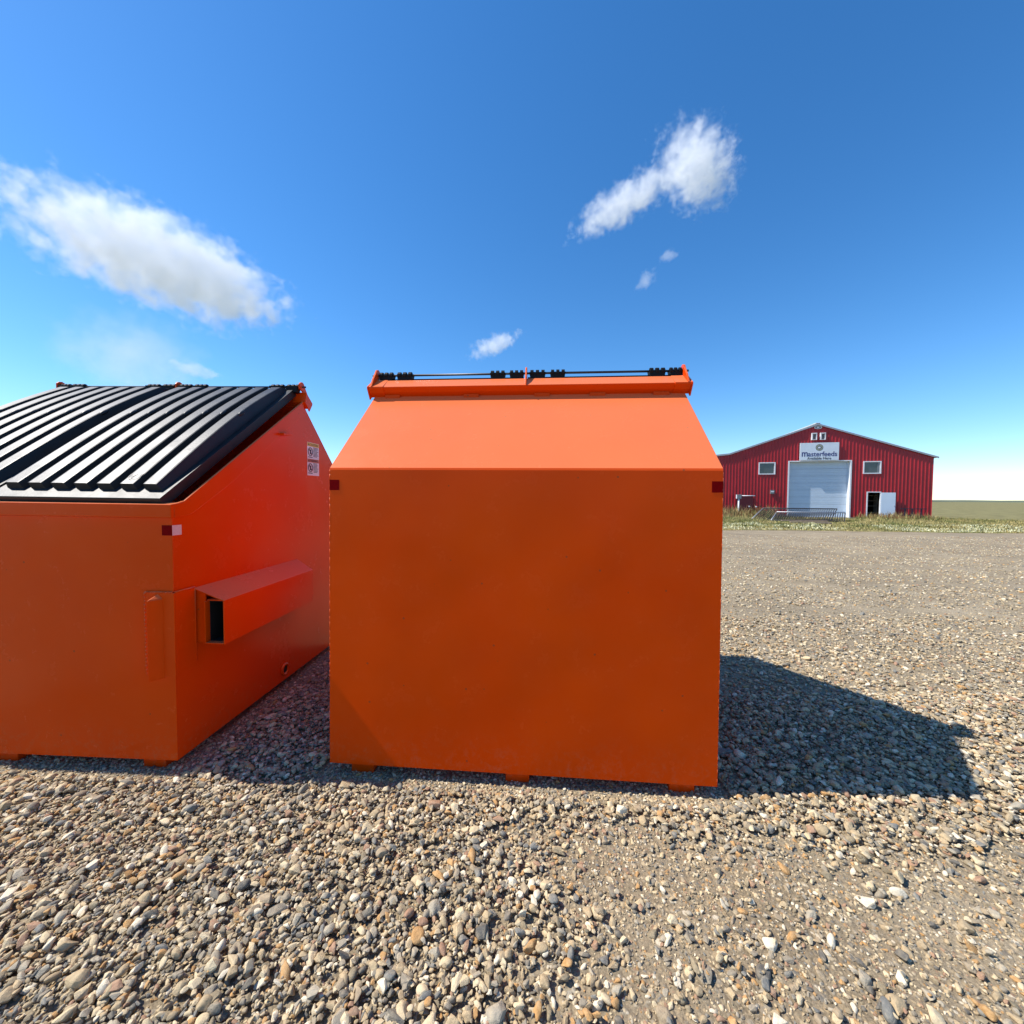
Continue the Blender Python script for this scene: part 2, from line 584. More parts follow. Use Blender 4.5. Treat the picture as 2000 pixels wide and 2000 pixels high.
def ground_h(x, y):
    x = np.asarray(x, float)
    y = np.asarray(y, float)
    num, den = 0.0, 0.0
    for Mx in (M_A, M_B):
        inv = Mx.inverted()
        lx = inv[0][0] * x + inv[0][1] * y + inv[0][3]
        ly = inv[1][0] * x + inv[1][1] * y + inv[1][3]
        dx = np.maximum(np.abs(lx) - W / 2, 0)
        dy = np.maximum(np.abs(ly) - D / 2, 0)
        wgt = 1 - sstep(0.0, 0.55, np.hypot(dx, dy))
        hz = Mx[2][0] * lx + Mx[2][1] * ly + Mx[2][3] - 0.010
        num = num + wgt * hz
        den = den + wgt
    base = num / np.maximum(den, 1.0)
    free = 1 - np.clip(den, 0, 1)
    bumps = (fbm(x * 0.9, y * 0.9, 3) - 0.5) * 0.05 + (fbm(x * 5, y * 5, 9) - 0.5) * 0.014
    edge = sstep(-3.0, -2.0, y) * (1 - sstep(9.0, 11.5, y)) * sstep(-5.0, -4.0, x) * (1 - sstep(9.0, 11.5, x))
    return (base + bumps * (0.15 + 0.85 * free)) * edge - 0.004 * (1 - free) * 0


def make_ground():
    xs = np.concatenate([[-4000, -600, -120, -40, -15], np.arange(-5, 12.001, 0.06), [16, 22, 40, 120, 600, 4000]])
    ys = np.concatenate([[-4000, -600, -60, -12], np.arange(-3, 12.001, 0.06), [14, 20, 40, 120, 600, 6000]])
    X, Y = np.meshgrid(xs, ys)
    Z = np.where((np.abs(X) < 13) & (Y > -4) & (Y < 13), ground_h(X, Y), 0.0)
    nx, ny = len(xs), len(ys)
    v = np.stack([X.ravel(), Y.ravel(), Z.ravel()], 1)
    i = np.arange(nx - 1)[None, :] + nx * np.arange(ny - 1)[:, None]
    f = np.stack([i, i + 1, i + 1 + nx, i + nx], -1).reshape(-1, 4)
    me = bpy.data.meshes.new('gravel_yard')
    me.from_pydata(v.tolist(), [], f.tolist())
    me.materials.append(M_GROUND)
    me.polygons.foreach_set('use_smooth', [True] * len(me.polygons))
    o = bpy.data.objects.new('gravel_yard', me)
    COL.objects.link(o)
    tag(o, 'stony dirt yard of tan gravel under the orange bins', None, None, 'structure')
    return o


yard = make_ground()


# ------------------------------------------------------------------ loose gravel
def pebble_mesh(k):
    r = np.random.default_rng(100 + k)
    bm = bmesh.new()
    if k % 4 == 0:                                   # water-worn
        bmesh.ops.create_icosphere(bm, subdivisions=3, radius=1.0)
        v = np.array([p.co[:] for p in bm.verts])
        for _ in range(int(r.integers(4, 7))):
            n = r.normal(size=3)
            n /= np.linalg.norm(n)
            d = r.uniform(0.62, 0.85)
            sd = v @ n
            over = sd > d
            v[over] -= np.outer((sd[over] - d) * 0.9, n)
        q = r.normal(size=(5, 3)) * 2.0
        ph = r.uniform(0, 6, 5)
        v *= (1 + 0.04 * sum(np.sin(v @ q[i] + ph[i]) for i in range(5)))[:, None]
        v /= np.abs(v).max(0)
        for p, c in zip(bm.verts, v):
            p.co = c
    else:                                            # broken: hull of a few points, edges worn round
        n = int(r.integers(11, 20))
        p = r.normal(size=(n, 3))
        p /= np.linalg.norm(p, axis=1)[:, None]
        p *= r.uniform(0.82, 1.0, (n, 1))
        p /= np.abs(p).max(0)
        for c in p:
            bm.verts.new(c)
        res = bmesh.ops.convex_hull(bm, input=bm.verts)
        junk = [e for e in set(res['geom_interior'] + res['geom_unused']) if isinstance(e, bmesh.types.BMVert)]
        bmesh.ops.delete(bm, geom=junk, context='VERTS')
        bmesh.ops.bevel(bm, geom=list(bm.edges), offset=float(r.uniform(0.07, 0.17)), segments=2, profile=0.6, affect='EDGES', clamp_overlap=True)
        bmesh.ops.recalc_face_normals(bm, faces=bm.faces)
    me = bpy.data.meshes.new('pebble')
    bm.to_mesh(me)
    bm.free()
    me.polygons.foreach_set('use_smooth', [True] * len(me.polygons))
    try:
        me.set_sharp_from_angle(angle=math.radians(38))
    except Exception:
        pass
    me.materials.append(M_STONE)
    return me


NVAR = 28
PEB = [pebble_mesh(k) for k in range(NVAR)]


def loose(x, y):
    """1 where stones lie loose and deep, 0 on packed dirt"""
    n = fbm(x * 1.6, y * 1.6, 21)
    n2 = fbm(x * 4.0, y * 6.0, 33)
    left = 1 - sstep(-0.30, 0.45, x + (n - 0.5) * 1.1 - (1.75 - y) * 0.10)
    strip = sstep(1.50, 1.72, y + (n2 - 0.5) * 0.22 + 0.10 * (x > 1.2))
    m = np.maximum(left, strip)
    far = sstep(2.6, 4.5, y)
    m = m * (1 - far) + far * np.clip(0.35 + 1.5 * (fbm(x * 0.5, y * 1.7, 40) - 0.42), 0, 1)
    return np.clip(m + (n2 - 0.5) * 0.35, 0, 1)


def track(x, y):
    """wheel tracks worn into the yard: 1 on the packed bands"""
    t = 0.0
    for c, w in ((4.95, 0.11), (6.55, 0.14), (8.3, 0.16), (10.1, 0.2)):
        mid = c - 0.035 * (x - 3) + (fbm(x * 0.6, np.zeros_like(x) + c, 44) - 0.5) * 0.5
        t = np.maximum(t, np.exp(-((y - mid) / w) ** 2) * np.clip(0.25 + 1.3 * fbm(x * 0.5, np.zeros_like(x) + c * 3, 47), 0, 1))
    return t


def scatter():
    X0, X1, Y0, Y1, RES = -3.3, 8.2, 0.72, 6.6, 0.0045
    nx, ny = int((X1 - X0) / RES), int((Y1 - Y0) / RES)
    gx, gy = np.meshgrid(X0 + (np.arange(nx) + 0.5) * RES, Y0 + (np.arange(ny) + 0.5) * RES)
    # coarse sampling of the ground then upsample
    st = 8
    hm = np.repeat(np.repeat(ground_h(gx[::st, ::st], gy[::st, ::st]), st, 0), st, 1)[:ny, :nx].astype(np.float32)
    g0 = hm.copy()
    del gx, gy
    bins = [M_A.inverted(), M_B.inverted()]

    def allowed(x, y):
        ok = (np.abs(x) < 1.42 * y + 1.7) & (x < 8) & (x > -3.2)
        ok &= ~((y > 2.2) & (x < -1.62))
        for inv in bins:
            lx = inv[0][0] * x + inv[0][1] * y + inv[0][3]
            ly = inv[1][0] * x + inv[1][1] * y + inv[1][3]
            ok &= ~((np.abs(lx) < W / 2 - 0.10) & (np.abs(ly) < D / 2 - 0.10))
        return ok

    def under(x, y):
        u = np.zeros(len(x), bool)
        for inv in bins:
            lx = inv[0][0] * x + inv[0][1] * y + inv[0][3]
            ly = inv[1][0] * x + inv[1][1] * y + inv[1][3]
            u |= (np.abs(lx) < W / 2 + 0.06) & (np.abs(ly) < D / 2 + 0.07)
        return u

    pts = []
    # (count per m2, mean radius, sigma, y range)
    layers = [(4600, 0.0052, 0.30, 0.75, 2.75), (3400, 0.0078, 0.34, 0.75, 2.75),
              (520, 0.0122, 0.25, 0.75, 2.75), (46, 0.0180, 0.20, 0.75, 2.75),
              (1500, 0.0080, 0.32, 2.75, 4.6), (260, 0.0125, 0.25, 2.75, 4.6),
              (600, 0.0100, 0.30, 4.6, 6.5), (60, 0.015, 0.25, 4.6, 6.5)]
    order = []
    for dens, mu, sg, ya, yb in layers:
        area = (X1 - X0) * (yb - ya)
        n = int(dens * area)
        x = rng.uniform(X0 + 0.06, X1 - 0.06, n)
        y = rng.uniform(ya, yb, n)
        k = allowed(x, y)
        x, y = x[k], y[k]
        m = loose(x, y)
        keep = rng.random(len(x)) < (0.20 + 0.80 * m if mu > 0.007 else 0.30 + 0.70 * m) * (1 - 0.96 * track(x, y))
        x, y, m = x[keep], y[keep], m[keep]
        r = mu * np.exp(rng.normal(0, sg, len(x)))
        r = np.clip(r, 0.004, 0.034)
        r[under(x, y)] = np.minimum(r[under(x, y)], 0.0105)
        order.append(np.stack([x, y, r, m], 1))
    S = np.concatenate(order)
    S = S[rng.permutation(len(S))]
    n = len(S)
    yaw = rng.uniform(0, 2 * math.pi, n)
    el = rng.uniform(1.05, 1.55, n)
    fl = rng.uniform(0.55, 0.92, n)
    tilt = rng.normal(0, 0.28, (n, 2))
    var = rng.integers(0, NVAR, n)
    zc = np.zeros(n)
    und = under(S[:, 0], S[:, 1])
    rnd = rng.random(n)
    for i in range(n):
        x, y, r, m = S[i]
        a, b, c = r * el[i], r / el[i] * 1.12, r * fl[i]
        k = int(a / RES) + 1
        ix, iy = int((x - X0) / RES), int((y - Y0) / RES)
        if ix < k or iy < k or ix >= nx - k or iy >= ny - k:
            zc[i] = -1
            continue
        win = hm[iy - k:iy + k + 1, ix - k:ix + k + 1]
        gg = g0[iy, ix]
        t = np.arange(-k, k + 1) * RES
        ca, sa = math.cos(yaw[i]), math.sin(yaw[i])
        U = (t[None, :] * ca + t[:, None] * sa) / a
        V = (-t[None, :] * sa + t[:, None] * ca) / b
        Q = 1 - U * U - V * V
        ins = Q > 0.15
        if not ins.any():
            ins[k, k] = True
            Q[k, k] = 1
        w = win[ins]
        rest = 0.55 * float(w.mean()) + 0.45 * float(w.max())
        z = rest + c * (0.55 if m > 0.5 and y < 2.6 else 0.05 + 0.40 * rnd[i])
        cap = gg + (0.002 if und[i] else (0.018 if y < 2.6 else 0.008))
        if z + c > cap + r:
            z = max(gg + 0.3 * c, cap + r - c) if not und[i] else gg - 0.4 * c
        zc[i] = z
        cp = z + c * np.sqrt(np.clip(Q, 0, 1))
        np.maximum(win, np.where(Q > 0, cp, -9), out=win)
    ok = zc > -0.9
    return S[ok], np.stack([yaw, el, fl], 1)[ok], tilt[ok], var[ok], zc[ok]


S, shp, tilt, var, zc = scatter()
rads = np.stack([S[:, 2] * shp[:, 1], S[:, 2] / shp[:, 1] * 1.12, S[:, 2] * shp[:, 2]], 1)
pos = np.stack([S[:, 0], S[:, 1], zc], 1)
eul = np.stack([tilt[:, 0], tilt[:, 1], shp[:, 0]], 1)
# the 300 stones that show largest are objects of their own
show = S[:, 2] / np.maximum(S[:, 1] * 0.9994 + (EYE - zc) * 0.034, 0.3)
vis = (np.abs(S[:, 0]) < 0.985 * S[:, 1]) & (S[:, 1] > 1.02)
rank = np.argsort(-np.where(vis, show, 0))[:300]
for i in rank:
    o = bpy.data.objects.new('pebble', PEB[int(var[i])])
    COL.objects.link(o)
    o.parent = yard
    o.location = pos[i]
    o.rotation_euler = eul[i]
    o.scale = rads[i]
rest_mask = np.ones(len(S), bool)
rest_mask[rank] = False


def fines():
    """coarse grit on the packed dirt"""
    n = 60000
    x = rng.uniform(-0.9, 4.4, n)
    y = 0.8 + 2.3 * rng.random(n) ** 1.3
    k = (rng.random(n) < 1.0 - 0.75 * loose(x, y)) & (np.abs(x) < 1.42 * y + 1.6)
    for inv in (M_A.inverted(), M_B.inverted()):
        lx = inv[0][0] * x + inv[0][1] * y + inv[0][3]
        ly = inv[1][0] * x + inv[1][1] * y + inv[1][3]
        k &= ~((np.abs(lx) < W / 2 - 0.05) & (np.abs(ly) < D / 2 - 0.05))
    x, y = x[k], y[k]
    m = len(x)
    r = np.clip(0.0030 * np.exp(rng.normal(0, 0.35, m)), 0.0015, 0.0065)
    z = ground_h(x, y) + r * 0.25
    return (np.stack([x, y, z], 1), np.stack([r * 1.2, r, r * 0.8], 1),
            np.stack([rng.normal(0, .4, m), rng.normal(0, .4, m), rng.uniform(0, 6.28, m)], 1), rng.integers(0, NVAR, m))


def far_stones():
    n = 30000
    y = 6.4 + 9.0 * rng.random(n) ** 1.25
    x = rng.uniform(0.05, 1.60, n) * y
    k = rng.random(n) < (0.25 + 0.75 * loose(x, y)) * (1 - 0.97 * track(x, y))
    x, y = x[k], y[k]
    m = len(x)
    r = np.clip(0.0115 * np.exp(rng.normal(0, 0.28, m)), 0.006, 0.04)
    z = np.where((x < 12) & (y < 12), ground_h(np.clip(x, -5, 12), np.clip(y, -3, 12)), 0) + r * 0.3
    return (np.stack([x, y, z], 1), np.stack([r * 1.25, r, r * 0.75], 1),
            np.stack([rng.normal(0, .3, m), rng.normal(0, .3, m), rng.uniform(0, 6.28, m)], 1), rng.integers(0, NVAR, m))


f1, f2 = fines(), far_stones()
g_pos = np.concatenate([pos[rest_mask], f1[0], f2[0]])
g_scl = np.concatenate([rads[rest_mask], f1[1], f2[1]])
g_eul = np.concatenate([eul[rest_mask], f1[2], f2[2]])
g_var = np.concatenate([var[rest_mask], f1[3], f2[3]])
peb_col = bpy.data.collections.new('pebble_shapes')
for k, me in enumerate(PEB):
    peb_col.objects.link(bpy.data.objects.new('pebble_shape_%02d' % k, me))
gm = bpy.data.meshes.new('gravel')
gm.vertices.add(len(g_pos))
gm.vertices.foreach_set('co', g_pos.astype(np.float32).ravel())
for nm, tp, arr in (('rot', 'FLOAT_VECTOR', g_eul), ('scl', 'FLOAT_VECTOR', g_scl)):
    at = gm.attributes.new(nm, tp, 'POINT')
    at.data.foreach_set('vector', arr.astype(np.float32).ravel())
at = gm.attributes.new('pick', 'INT', 'POINT')
at.data.foreach_set('value', g_var.astype(np.int32))
gm.materials.append(M_STONE)
gravel = bpy.data.objects.new('gravel', gm)
COL.objects.link(gravel)
gravel.parent = yard
tag(gravel, None, None, None, 'stuff')
ng = bpy.data.node_groups.new('gravel_scatter', 'GeometryNodeTree')
ng.interface.new_socket('Geometry', in_out='INPUT', socket_type='NodeSocketGeometry')
ng.interface.new_socket('Geometry', in_out='OUTPUT', socket_type='NodeSocketGeometry')
gi, go = ng.nodes.new('NodeGroupInput'), ng.nodes.new('NodeGroupOutput')
ip = ng.nodes.new('GeometryNodeInstanceOnPoints')
ci = ng.nodes.new('GeometryNodeCollectionInfo')
ci.inputs['Collection'].default_value = peb_col
ci.inputs['Separate Children'].default_value = True
ci.inputs['Reset Children'].default_value = True


def named(nm, tp):
    a = ng.nodes.new('GeometryNodeInputNamedAttribute')
    a.data_type = tp
    a.inputs['Name'].default_value = nm
    return a.outputs[0]


er = ng.nodes.new('FunctionNodeEulerToRotation')
ng.links.new(named('rot', 'FLOAT_VECTOR'), er.inputs[0])
ip.inputs['Pick Instance'].default_value = True
ng.links.new(gi.outputs[0], ip.inputs['Points'])
ng.links.new(ci.outputs[0], ip.inputs['Instance'])
ng.links.new(named('pick', 'INT'), ip.inputs['Instance Index'])
ng.links.new(er.outputs[0], ip.inputs['Rotation'])
ng.links.new(named('scl', 'FLOAT_VECTOR'), ip.inputs['Scale'])
ng.links.new(ip.outputs[0], go.inputs[0])
gravel.modifiers.new('scatter', 'NODES').node_group = ng


# ------------------------------------------------------------------ the front-load bin
def V(v):
    return -D / 2 + v


def Z(z):
    return z + SK


def yz(lst):
    return [(V(v), Z(z)) for v, z in lst]


def TF(t):          # distance from the front face -> bin y
    return D / 2 - t


def make_lid(sign, root):
    """ribbed, crowned plastic lid; sign picks the half"""
    x_in, x_out = 0.012, W / 2 - 0.045
    Wd = x_out - x_in
    p0, p1 = Vector((0, V(0.585), Z(2.044))), Vector((0, V(1.668), Z(1.262)))
    ax = (p1 - p0)
    L = ax.length
    ax.normalize()
    up = Vector((0, -ax.z, ax.y)) if ax.y > 0 else Vector((0, ax.z, -ax.y))
    if up.z < 0:
        up = -up
    fl, nr = 0.036, 7
    span = Wd - 2 * fl - 0.03
    rw, gw = span * 0.60 / nr, span * 0.40 / (nr - 1)
    # cross section: (s, kind)  kinds: b skirt bottom, f flange, t rib top, g groove
    cs = [(0.0, 'b'), (0.0, 'f'), (0.006, 'f'), (fl - 0.004, 'f'), (fl, 'f')]
    s = fl + 0.015
    for i in range(nr):
        cs += [(s, 't'), (s + 0.006, 'T'), (s + rw - 0.006, 'T'), (s + rw, 't')]
        s += rw
        if i < nr - 1:
            cs += [(s + gw * 0.16, 'g'), (s + gw * 0.84, 'g')]
            s += gw
    cs += [(Wd - fl, 'f'), (Wd - fl + 0.004, 'f'), (Wd - 0.006, 'f'), (Wd, 'f'), (Wd, 'b')]
    ts = list(np.linspace(0.0, 0.03, 3)) + list(np.linspace(0.05, 0.93, 45)) + [0.945, 0.9465, 0.950, 0.97, 0.985, 0.998, 1.0]
    mb = MB()
    rows = []
    for t in ts:
        a = 0.030 + 0.046 * math.sin(math.pi * min(1, t / 0.97)) ** 0.85 * (0.55 + 0.45 * (1 - t))
        if t < 0.045:
            a *= t / 0.045
        if t > 0.9465:
            a = 0.0
        row = []
        for s_, k in cs:
            if k == 'b':
                h = -0.050
            elif k == 'f':
                h = 0.0
            elif k == 't':
                h = a * 0.97
            elif k == 'T':
                h = a
            else:
                h = max(0.0, a - 0.046)
            if k != 'b' and t >= 1.0:
                h = -0.006
            row.append(p0 + ax * (L * t) + up * h + Vector((sign * (x_in + s_), 0, 0)))
        rows.append(row)
    n = len(cs)
    last = [p - up * 0.026 for p in rows[-1]]
    rows.append(last)
    vs_ = [p for r in rows for p in r]
    fs_ = [(i * n + j, i * n + j + 1, (i + 1) * n + j + 1, (i + 1) * n + j) for i in range(len(rows) - 1) for j in range(n - 1)]
    mb.add(vs_, fs_)
    lid = mb.build('lid', M_LID, root)
    # bulges halfway down each rib
    for i in range(nr):
        s_ = fl + 0.015 + i * (rw + gw)
        for tt in (0.40,):
            a = 0.030 + 0.046 * math.sin(math.pi * tt / 0.97) ** 0.85 * (0.55 + 0.45 * (1 - tt))
            bm = bmesh.new()
            bmesh.ops.create_uvsphere(bm, u_segments=14, v_segments=8, radius=1.0)
            for side in (s_ + 0.002, ):
                c = p0 + ax * (L * tt) + up * (a - 0.010) + Vector((sign * (x_in + (side if sign > 0 else s_ + rw - 0.002)), 0, 0))
                me = bpy.data.meshes.new('dimple')
                for vtx in bm.verts:
                    q = vtx.co
                    vtx.co = c + Vector((1, 0, 0)) * (q.x * 0.012) + ax * (q.y * 0.035) + up * (q.z * 0.012)
                bm.to_mesh(me)
            bm.free()
            me.polygons.foreach_set('use_smooth', [True] * len(me.polygons))
            me.materials.append(M_LID)
            o = bpy.data.objects.new('dimple', me)
            COL.objects.link(o)
            o.parent = lid
    # moulded oval mark near the front of the second rib
    i = nr - 2
    s_ = x_in + fl + 0.015 + i * (rw + gw) + rw / 2
    tt = 0.895
    a = 0.030 + 0.046 * math.sin(math.pi * tt / 0.97) ** 0.85 * (0.55 + 0.45 * (1 - tt))
    c = p0 + ax * (L * tt) + up * (a + 0.001) + Vector((sign * s_, 0, 0))
    mk = MB()
    seg = 28
    for R1, R2 in ((1.0, 0.90), (0.74, 0.64)):
        ring = []
        for q in range(seg):
            an = 2 * math.pi * q / seg
            for rr in (R1, R2):
                ring.append(c + Vector((math.cos(an) * 0.030 * rr, 0, 0)) + ax * (math.sin(an) * 0.042 * rr))
        mk.add(ring, [(2 * q, 2 * q + 1, (2 * q + 3) % (2 * seg), (2 * q + 2) % (2 * seg)) for q in range(seg)])
    mk.add([c + Vector((-0.016, 0, 0)) - ax * 0.022, c + Vector((-0.010, 0, 0)) - ax * 0.025,
            c + Vector((0.016, 0, 0)) + ax * 0.022, c + Vector((0.010, 0, 0)) + ax * 0.025], [(0, 1, 2, 3)])
    mk.build('moulded_mark', M_INK, lid)
    return lid


def make_bin():
    root = empty('waste_bin')
    th = 0.005
    # bent back sheet with sheet thickness; finely split so the bend reads as folded
    peak = (0.535, 1.934)
    out = [(0, 0), (0, H - 0.006), (0.0035, H + 0.0045), (peak[0], peak[1])]
    dn = Vector((peak[1] - H, -(peak[0])))
    dn.normalize()
    inn = [(peak[0] + dn.x * th, peak[1] + dn.y * th), (th, H - 0.001), (th, 0)]
    MB().prism(yz(out + inn), -W / 2, W / 2).build('back_panel', M_PAINT, root, 0.0015)
    side = [(0.004, 0), (0.004, H - 0.001), (0.50, 1.897), (0.535, 1.925), (0.56, 1.945), (1.594, 1.235), (D - 0.004, 1.225), (D - 0.004, 0)]
    for s in (-1, 1):
        MB().prism(yz(side), s * (W / 2 - 0.001), s * (W / 2 - 0.006)).build('side_wall', M_PAINT, root, 0.001)
    MB().box(-W / 2, W / 2, V(D - th), V(D), Z(0), Z(1.225)).build('front_wall', M_PAINT, root, 0.002)
    MB().box(-W / 2 + 0.007, W / 2 - 0.007, V(0.007), V(D - 0.007), Z(0.004), Z(0.010)).build('floor_plate', M_PAINT, root)
    for u in (0.150, 0.919, 1.687):
        x = u - W / 2
        MB().box(x - 0.057, x + 0.057, V(0.035), V(D - 0.035), -0.012, Z(0.003)).build('skid', M_PAINT, root, 0.003)
    # welded rear corners and chipped foot of the back sheet
    for s in (-1, 1):
        wl = MB()
        zz = 0.0
        while zz < H - 0.02:
            st_ = random.uniform(0.018, 0.05)
            wl.tube((s * (W / 2 - 0.0010), V(0.0022), Z(zz)), (s * (W / 2 - 0.0010), V(0.0022), Z(min(H, zz + st_))),
                    random.uniform(0.0022, 0.0027), 6)
            zz += st_
        wl.build('weld_bead', M_PAINT, root, 0, True)
    # front lip and side rims
    MB().prism(yz([(D + 0.0005, 1.170), (D + 0.020, 1.174), (D + 0.020, 1.236), (D - 0.05, 1.246), (D - 0.05, 1.240), (D + 0.0005, 1.230)]),
               -W / 2 - 0.014, W / 2 + 0.014).build('front_lip', M_PAINT, root, 0.003)
    up_ = [(0.001, 1.2375), (0.059, 1.252), (1.109, 1.972)]
    lo_ = [(1.094, 1.872), (0.797, 1.662), (0.394, 1.362), (0.110, 1.192), (0.084, 1.182), (0.001, 1.173)]
    rim = [(TF(t), Z(z)) for t, z in up_ + lo_]
    for s in (-1, 1):
        r_ = MB().prism(rim, s * (W / 2 - 0.0005), s * (W / 2 + 0.013)).build('side_rim', M_PAINT, root, 0.003)
        MB().prism([(TF(0.80), Z(1.690)), (TF(0.905), Z(1.700)), (TF(0.905), Z(1.684)), (TF(0.80), Z(1.674))],
                   s * (W / 2 - 0.0005), s * (W / 2 + 0.045)).build('hook_tab', M_PAINT, root, 0.002)
    # fork pockets
    f0, f1_ = 0.112, 0.935
    zo0, zo1, zi = 0.531, 0.754, 0.815
    for s in (-1, 1):
        X = lambda q: s * (W / 2 + q)
        t = MB()
        t.box(*sorted((X(0.151), X(0.157))), TF(f1_), TF(f0), Z(zo0), Z(zo1))
        t.box(*sorted((X(0.052), X(0.1505))), TF(f1_), TF(f0), Z(zo0), Z(zo0 + 0.006))
        t.box(*sorted((X(0.052), X(0.1505))), TF(f1_), TF(f0 + 0.02), Z(zo1 - 0.008), Z(zo1 - 0.002))
        t.box(*sorted((X(0.052), X(0.058))), TF(f1_), TF(f0), Z(zo0 + 0.0065), Z(zo1 - 0.0085))
        t.box(*sorted((X(0.0585), X(0.1505))), TF(f1_), TF(f1_ - 0.006), Z(zo0 + 0.0065), Z(zo1 - 0.0085))
        pk = t.build('fork_pocket', M_PAINT, root, 0.0012)
        li = MB()
        li.box(*sorted((X(0.1490), X(0.1508))), TF(f1_ - 0.008), TF(f0 + 0.004), Z(zo0 + 0.0065), Z(zo1 - 0.009))
        li.box(*sorted((X(0.0582), X(0.0600))), TF(f1_ - 0.008), TF(f0 + 0.03), Z(zo0 + 0.0085), Z(zo1 - 0.009))
        li.box(*sorted((X(0.0601), X(0.1489))), TF(f1_ - 0.008), TF(f0 + 0.03), Z(zo0 + 0.0062), Z(zo0 + 0.0080))
        li.box(*sorted((X(0.0601), X(0.1489))), TF(f1_ - 0.008), TF(f0 + 0.022), Z(zo1 - 0.0102), Z(zo1 - 0.0084))
        li.box(*sorted((X(0.0601), X(0.1489))), TF(f1_ - 0.010), TF(f1_ - 0.0085), Z(zo0 + 0.0081), Z(zo1 - 0.0105))
        li.build('pocket_shade', M_DARK, pk)  # added near-black sheets: shade inside the pocket put into the colour
        c0, c1 = (X(-0.0005), Z(zi)), (X(0.158), Z(zo1 + 0.001))
        nn = 0.006
        cov = MB().add([(c0[0], TF(f0 - 0.002), c0[1]), (c1[0], TF(f0 - 0.002), c1[1]), (c1[0], TF(f1_), c1[1]), (c0[0], TF(1.015), c0[1]),
                        (c0[0], TF(f0 - 0.002), c0[1] - nn), (c1[0], TF(f0 - 0.002), c1[1] - nn), (c1[0], TF(f1_), c1[1] - nn), (c0[0], TF(1.015), c0[1] - nn)],
                       [(0, 1, 2, 3), (4, 7, 6, 5), (0, 4, 5, 1), (1, 5, 6, 2), (2, 6, 7, 3), (3, 7, 4, 0)])
        cov.build('cover_plate', M_PAINT, pk, 0.0015)
        MB().prism([(X(0.0005), Z(zo0 + 0.002)), (X(0.0515), Z(zo0 + 0.002)), (X(0.0515), Z(zi - 0.027)), (X(0.0005), Z(zi - 0.010))],
                   TF(f0 + 0.012), TF(f0 + 0.018), 'y').build('filler_plate', M_PAINT, pk)
        e0 = MB().add([(X(0.0), TF(1.015), Z(zi - 0.006)), (X(0.157), TF(f1_ + 0.0005), Z(zo1 - 0.005)), (X(0.157), TF(f1_ + 0.0005), Z(zo0)), (X(0.0), TF(1.015), Z(zo0)),
                       (X(0.0), TF(1.008), Z(zi - 0.006)), (X(0.15), TF(f1_ - 0.006), Z(zo1 - 0.005)), (X(0.15), TF(f1_ - 0.006), Z(zo0)), (X(0.0), TF(1.008), Z(zo0))],
                      [(0, 1, 2, 3), (4, 7, 6, 5), (0, 4, 5, 1), (1, 5, 6, 2), (2, 6, 7, 3), (3, 7, 4, 0)])
        e0.build('end_plate', M_PAINT, pk)
        # wrap-round reinforcing plate with folded rib and weld beads
        pz0, pz1 = Z(0.416), Z(0.818)
        pl = MB()
        pl.box(*sorted((X(-0.133), X(0.009))), TF(-0.009), TF(0.0), pz0, pz1)
        pl.box(*sorted((X(-0.0005), X(0.009))), TF(0.0), TF(0.110), pz0, pz1)
        plate = pl.build('reinforcing_plate', M_PAINT, root, 0.002)
        rb = MB()
        pr = [(X(-0.094), TF(-0.008)), (X(-0.080), TF(-0.056)), (X(-0.045), TF(-0.008))]
        rb.prism(pr, Z(0.408), Z(0.790), 'z')
        rb.add([(pr[0][0], pr[0][1], Z(0.7901)), (pr[1][0], pr[1][1], Z(0.7901)), (pr[2][0], pr[2][1], Z(0.7901)), (X(-0.070), TF(-0.0085), Z(0.812))],
               [(0, 1, 3), (1, 2, 3), (0, 2, 1)])
        rb.build('corner_rib', M_PAINT, plate, 0.003)
        wd = MB()
        path = [(-0.133, pz0), (-0.134, pz1), (0.0, pz1 + 0.002)]
        for (q0, z0), (q1, z1) in zip(path[:-1], path[1:]):
            nseg = 22
            for k in range(nseg):
                a, b = k / nseg, (k + 1) / nseg
                j0, j1 = random.uniform(-.0012, .0012), random.uniform(-.0012, .0012)
                wd.tube((X(q0 + (q1 - q0) * a) + j0, TF(-0.006), z0 + (z1 - z0) * a), (X(q0 + (q1 - q0) * b) + j1, TF(-0.006), z0 + (z1 - z0) * b),
                        random.uniform(0.004, 0.0062), 6)
        wd.tube((X(0.006), TF(0.0), pz1 + 0.001), (X(0.006), TF(0.112), pz1 + 0.001), 0.0052, 6)
        wd.tube((X(0.006), TF(0.111), pz1), (X(0.006), TF(0.111), pz0 + 0.03), 0.005, 6)
        wd.build('weld_bead', M_PAINT, plate, 0, True)
        # drain
        dr = MB().torus((X(0.004), TF(0.849), Z(0.075)), 0.034, 0.009, 'x').build('drain_ring', M_PAINT, root, 0, True)
        MB().tube((X(-0.0005), TF(0.849), Z(0.075)), (X(0.002), TF(0.849), Z(0.075)), 0.03, 20).build('drain_hole', M_DARK, dr)
    # top rail, its end pieces, hinge rod, brackets
    rail = [(0.548, 2.026), (0.474, 1.966), (0.474, 1.961), (0.493, 1.938), (0.522, 1.918), (0.560, 1.952)]
    rl = MB().prism(yz(rail), -W / 2 + 0.055, W / 2 - 0.055).build('top_rail', M_PAINT, root, 0.0025)
    ends = [(0.552, 2.030), (0.470, 1.967), (0.470, 1.958), (0.490, 1.934), (0.520, 1.915), (0.565, 1.955)]
    tip = [(0.550, 2.028), (0.468, 1.968), (0.467, 1.957), (0.507, 1.899), (0.53, 1.925), (0.565, 1.955)]
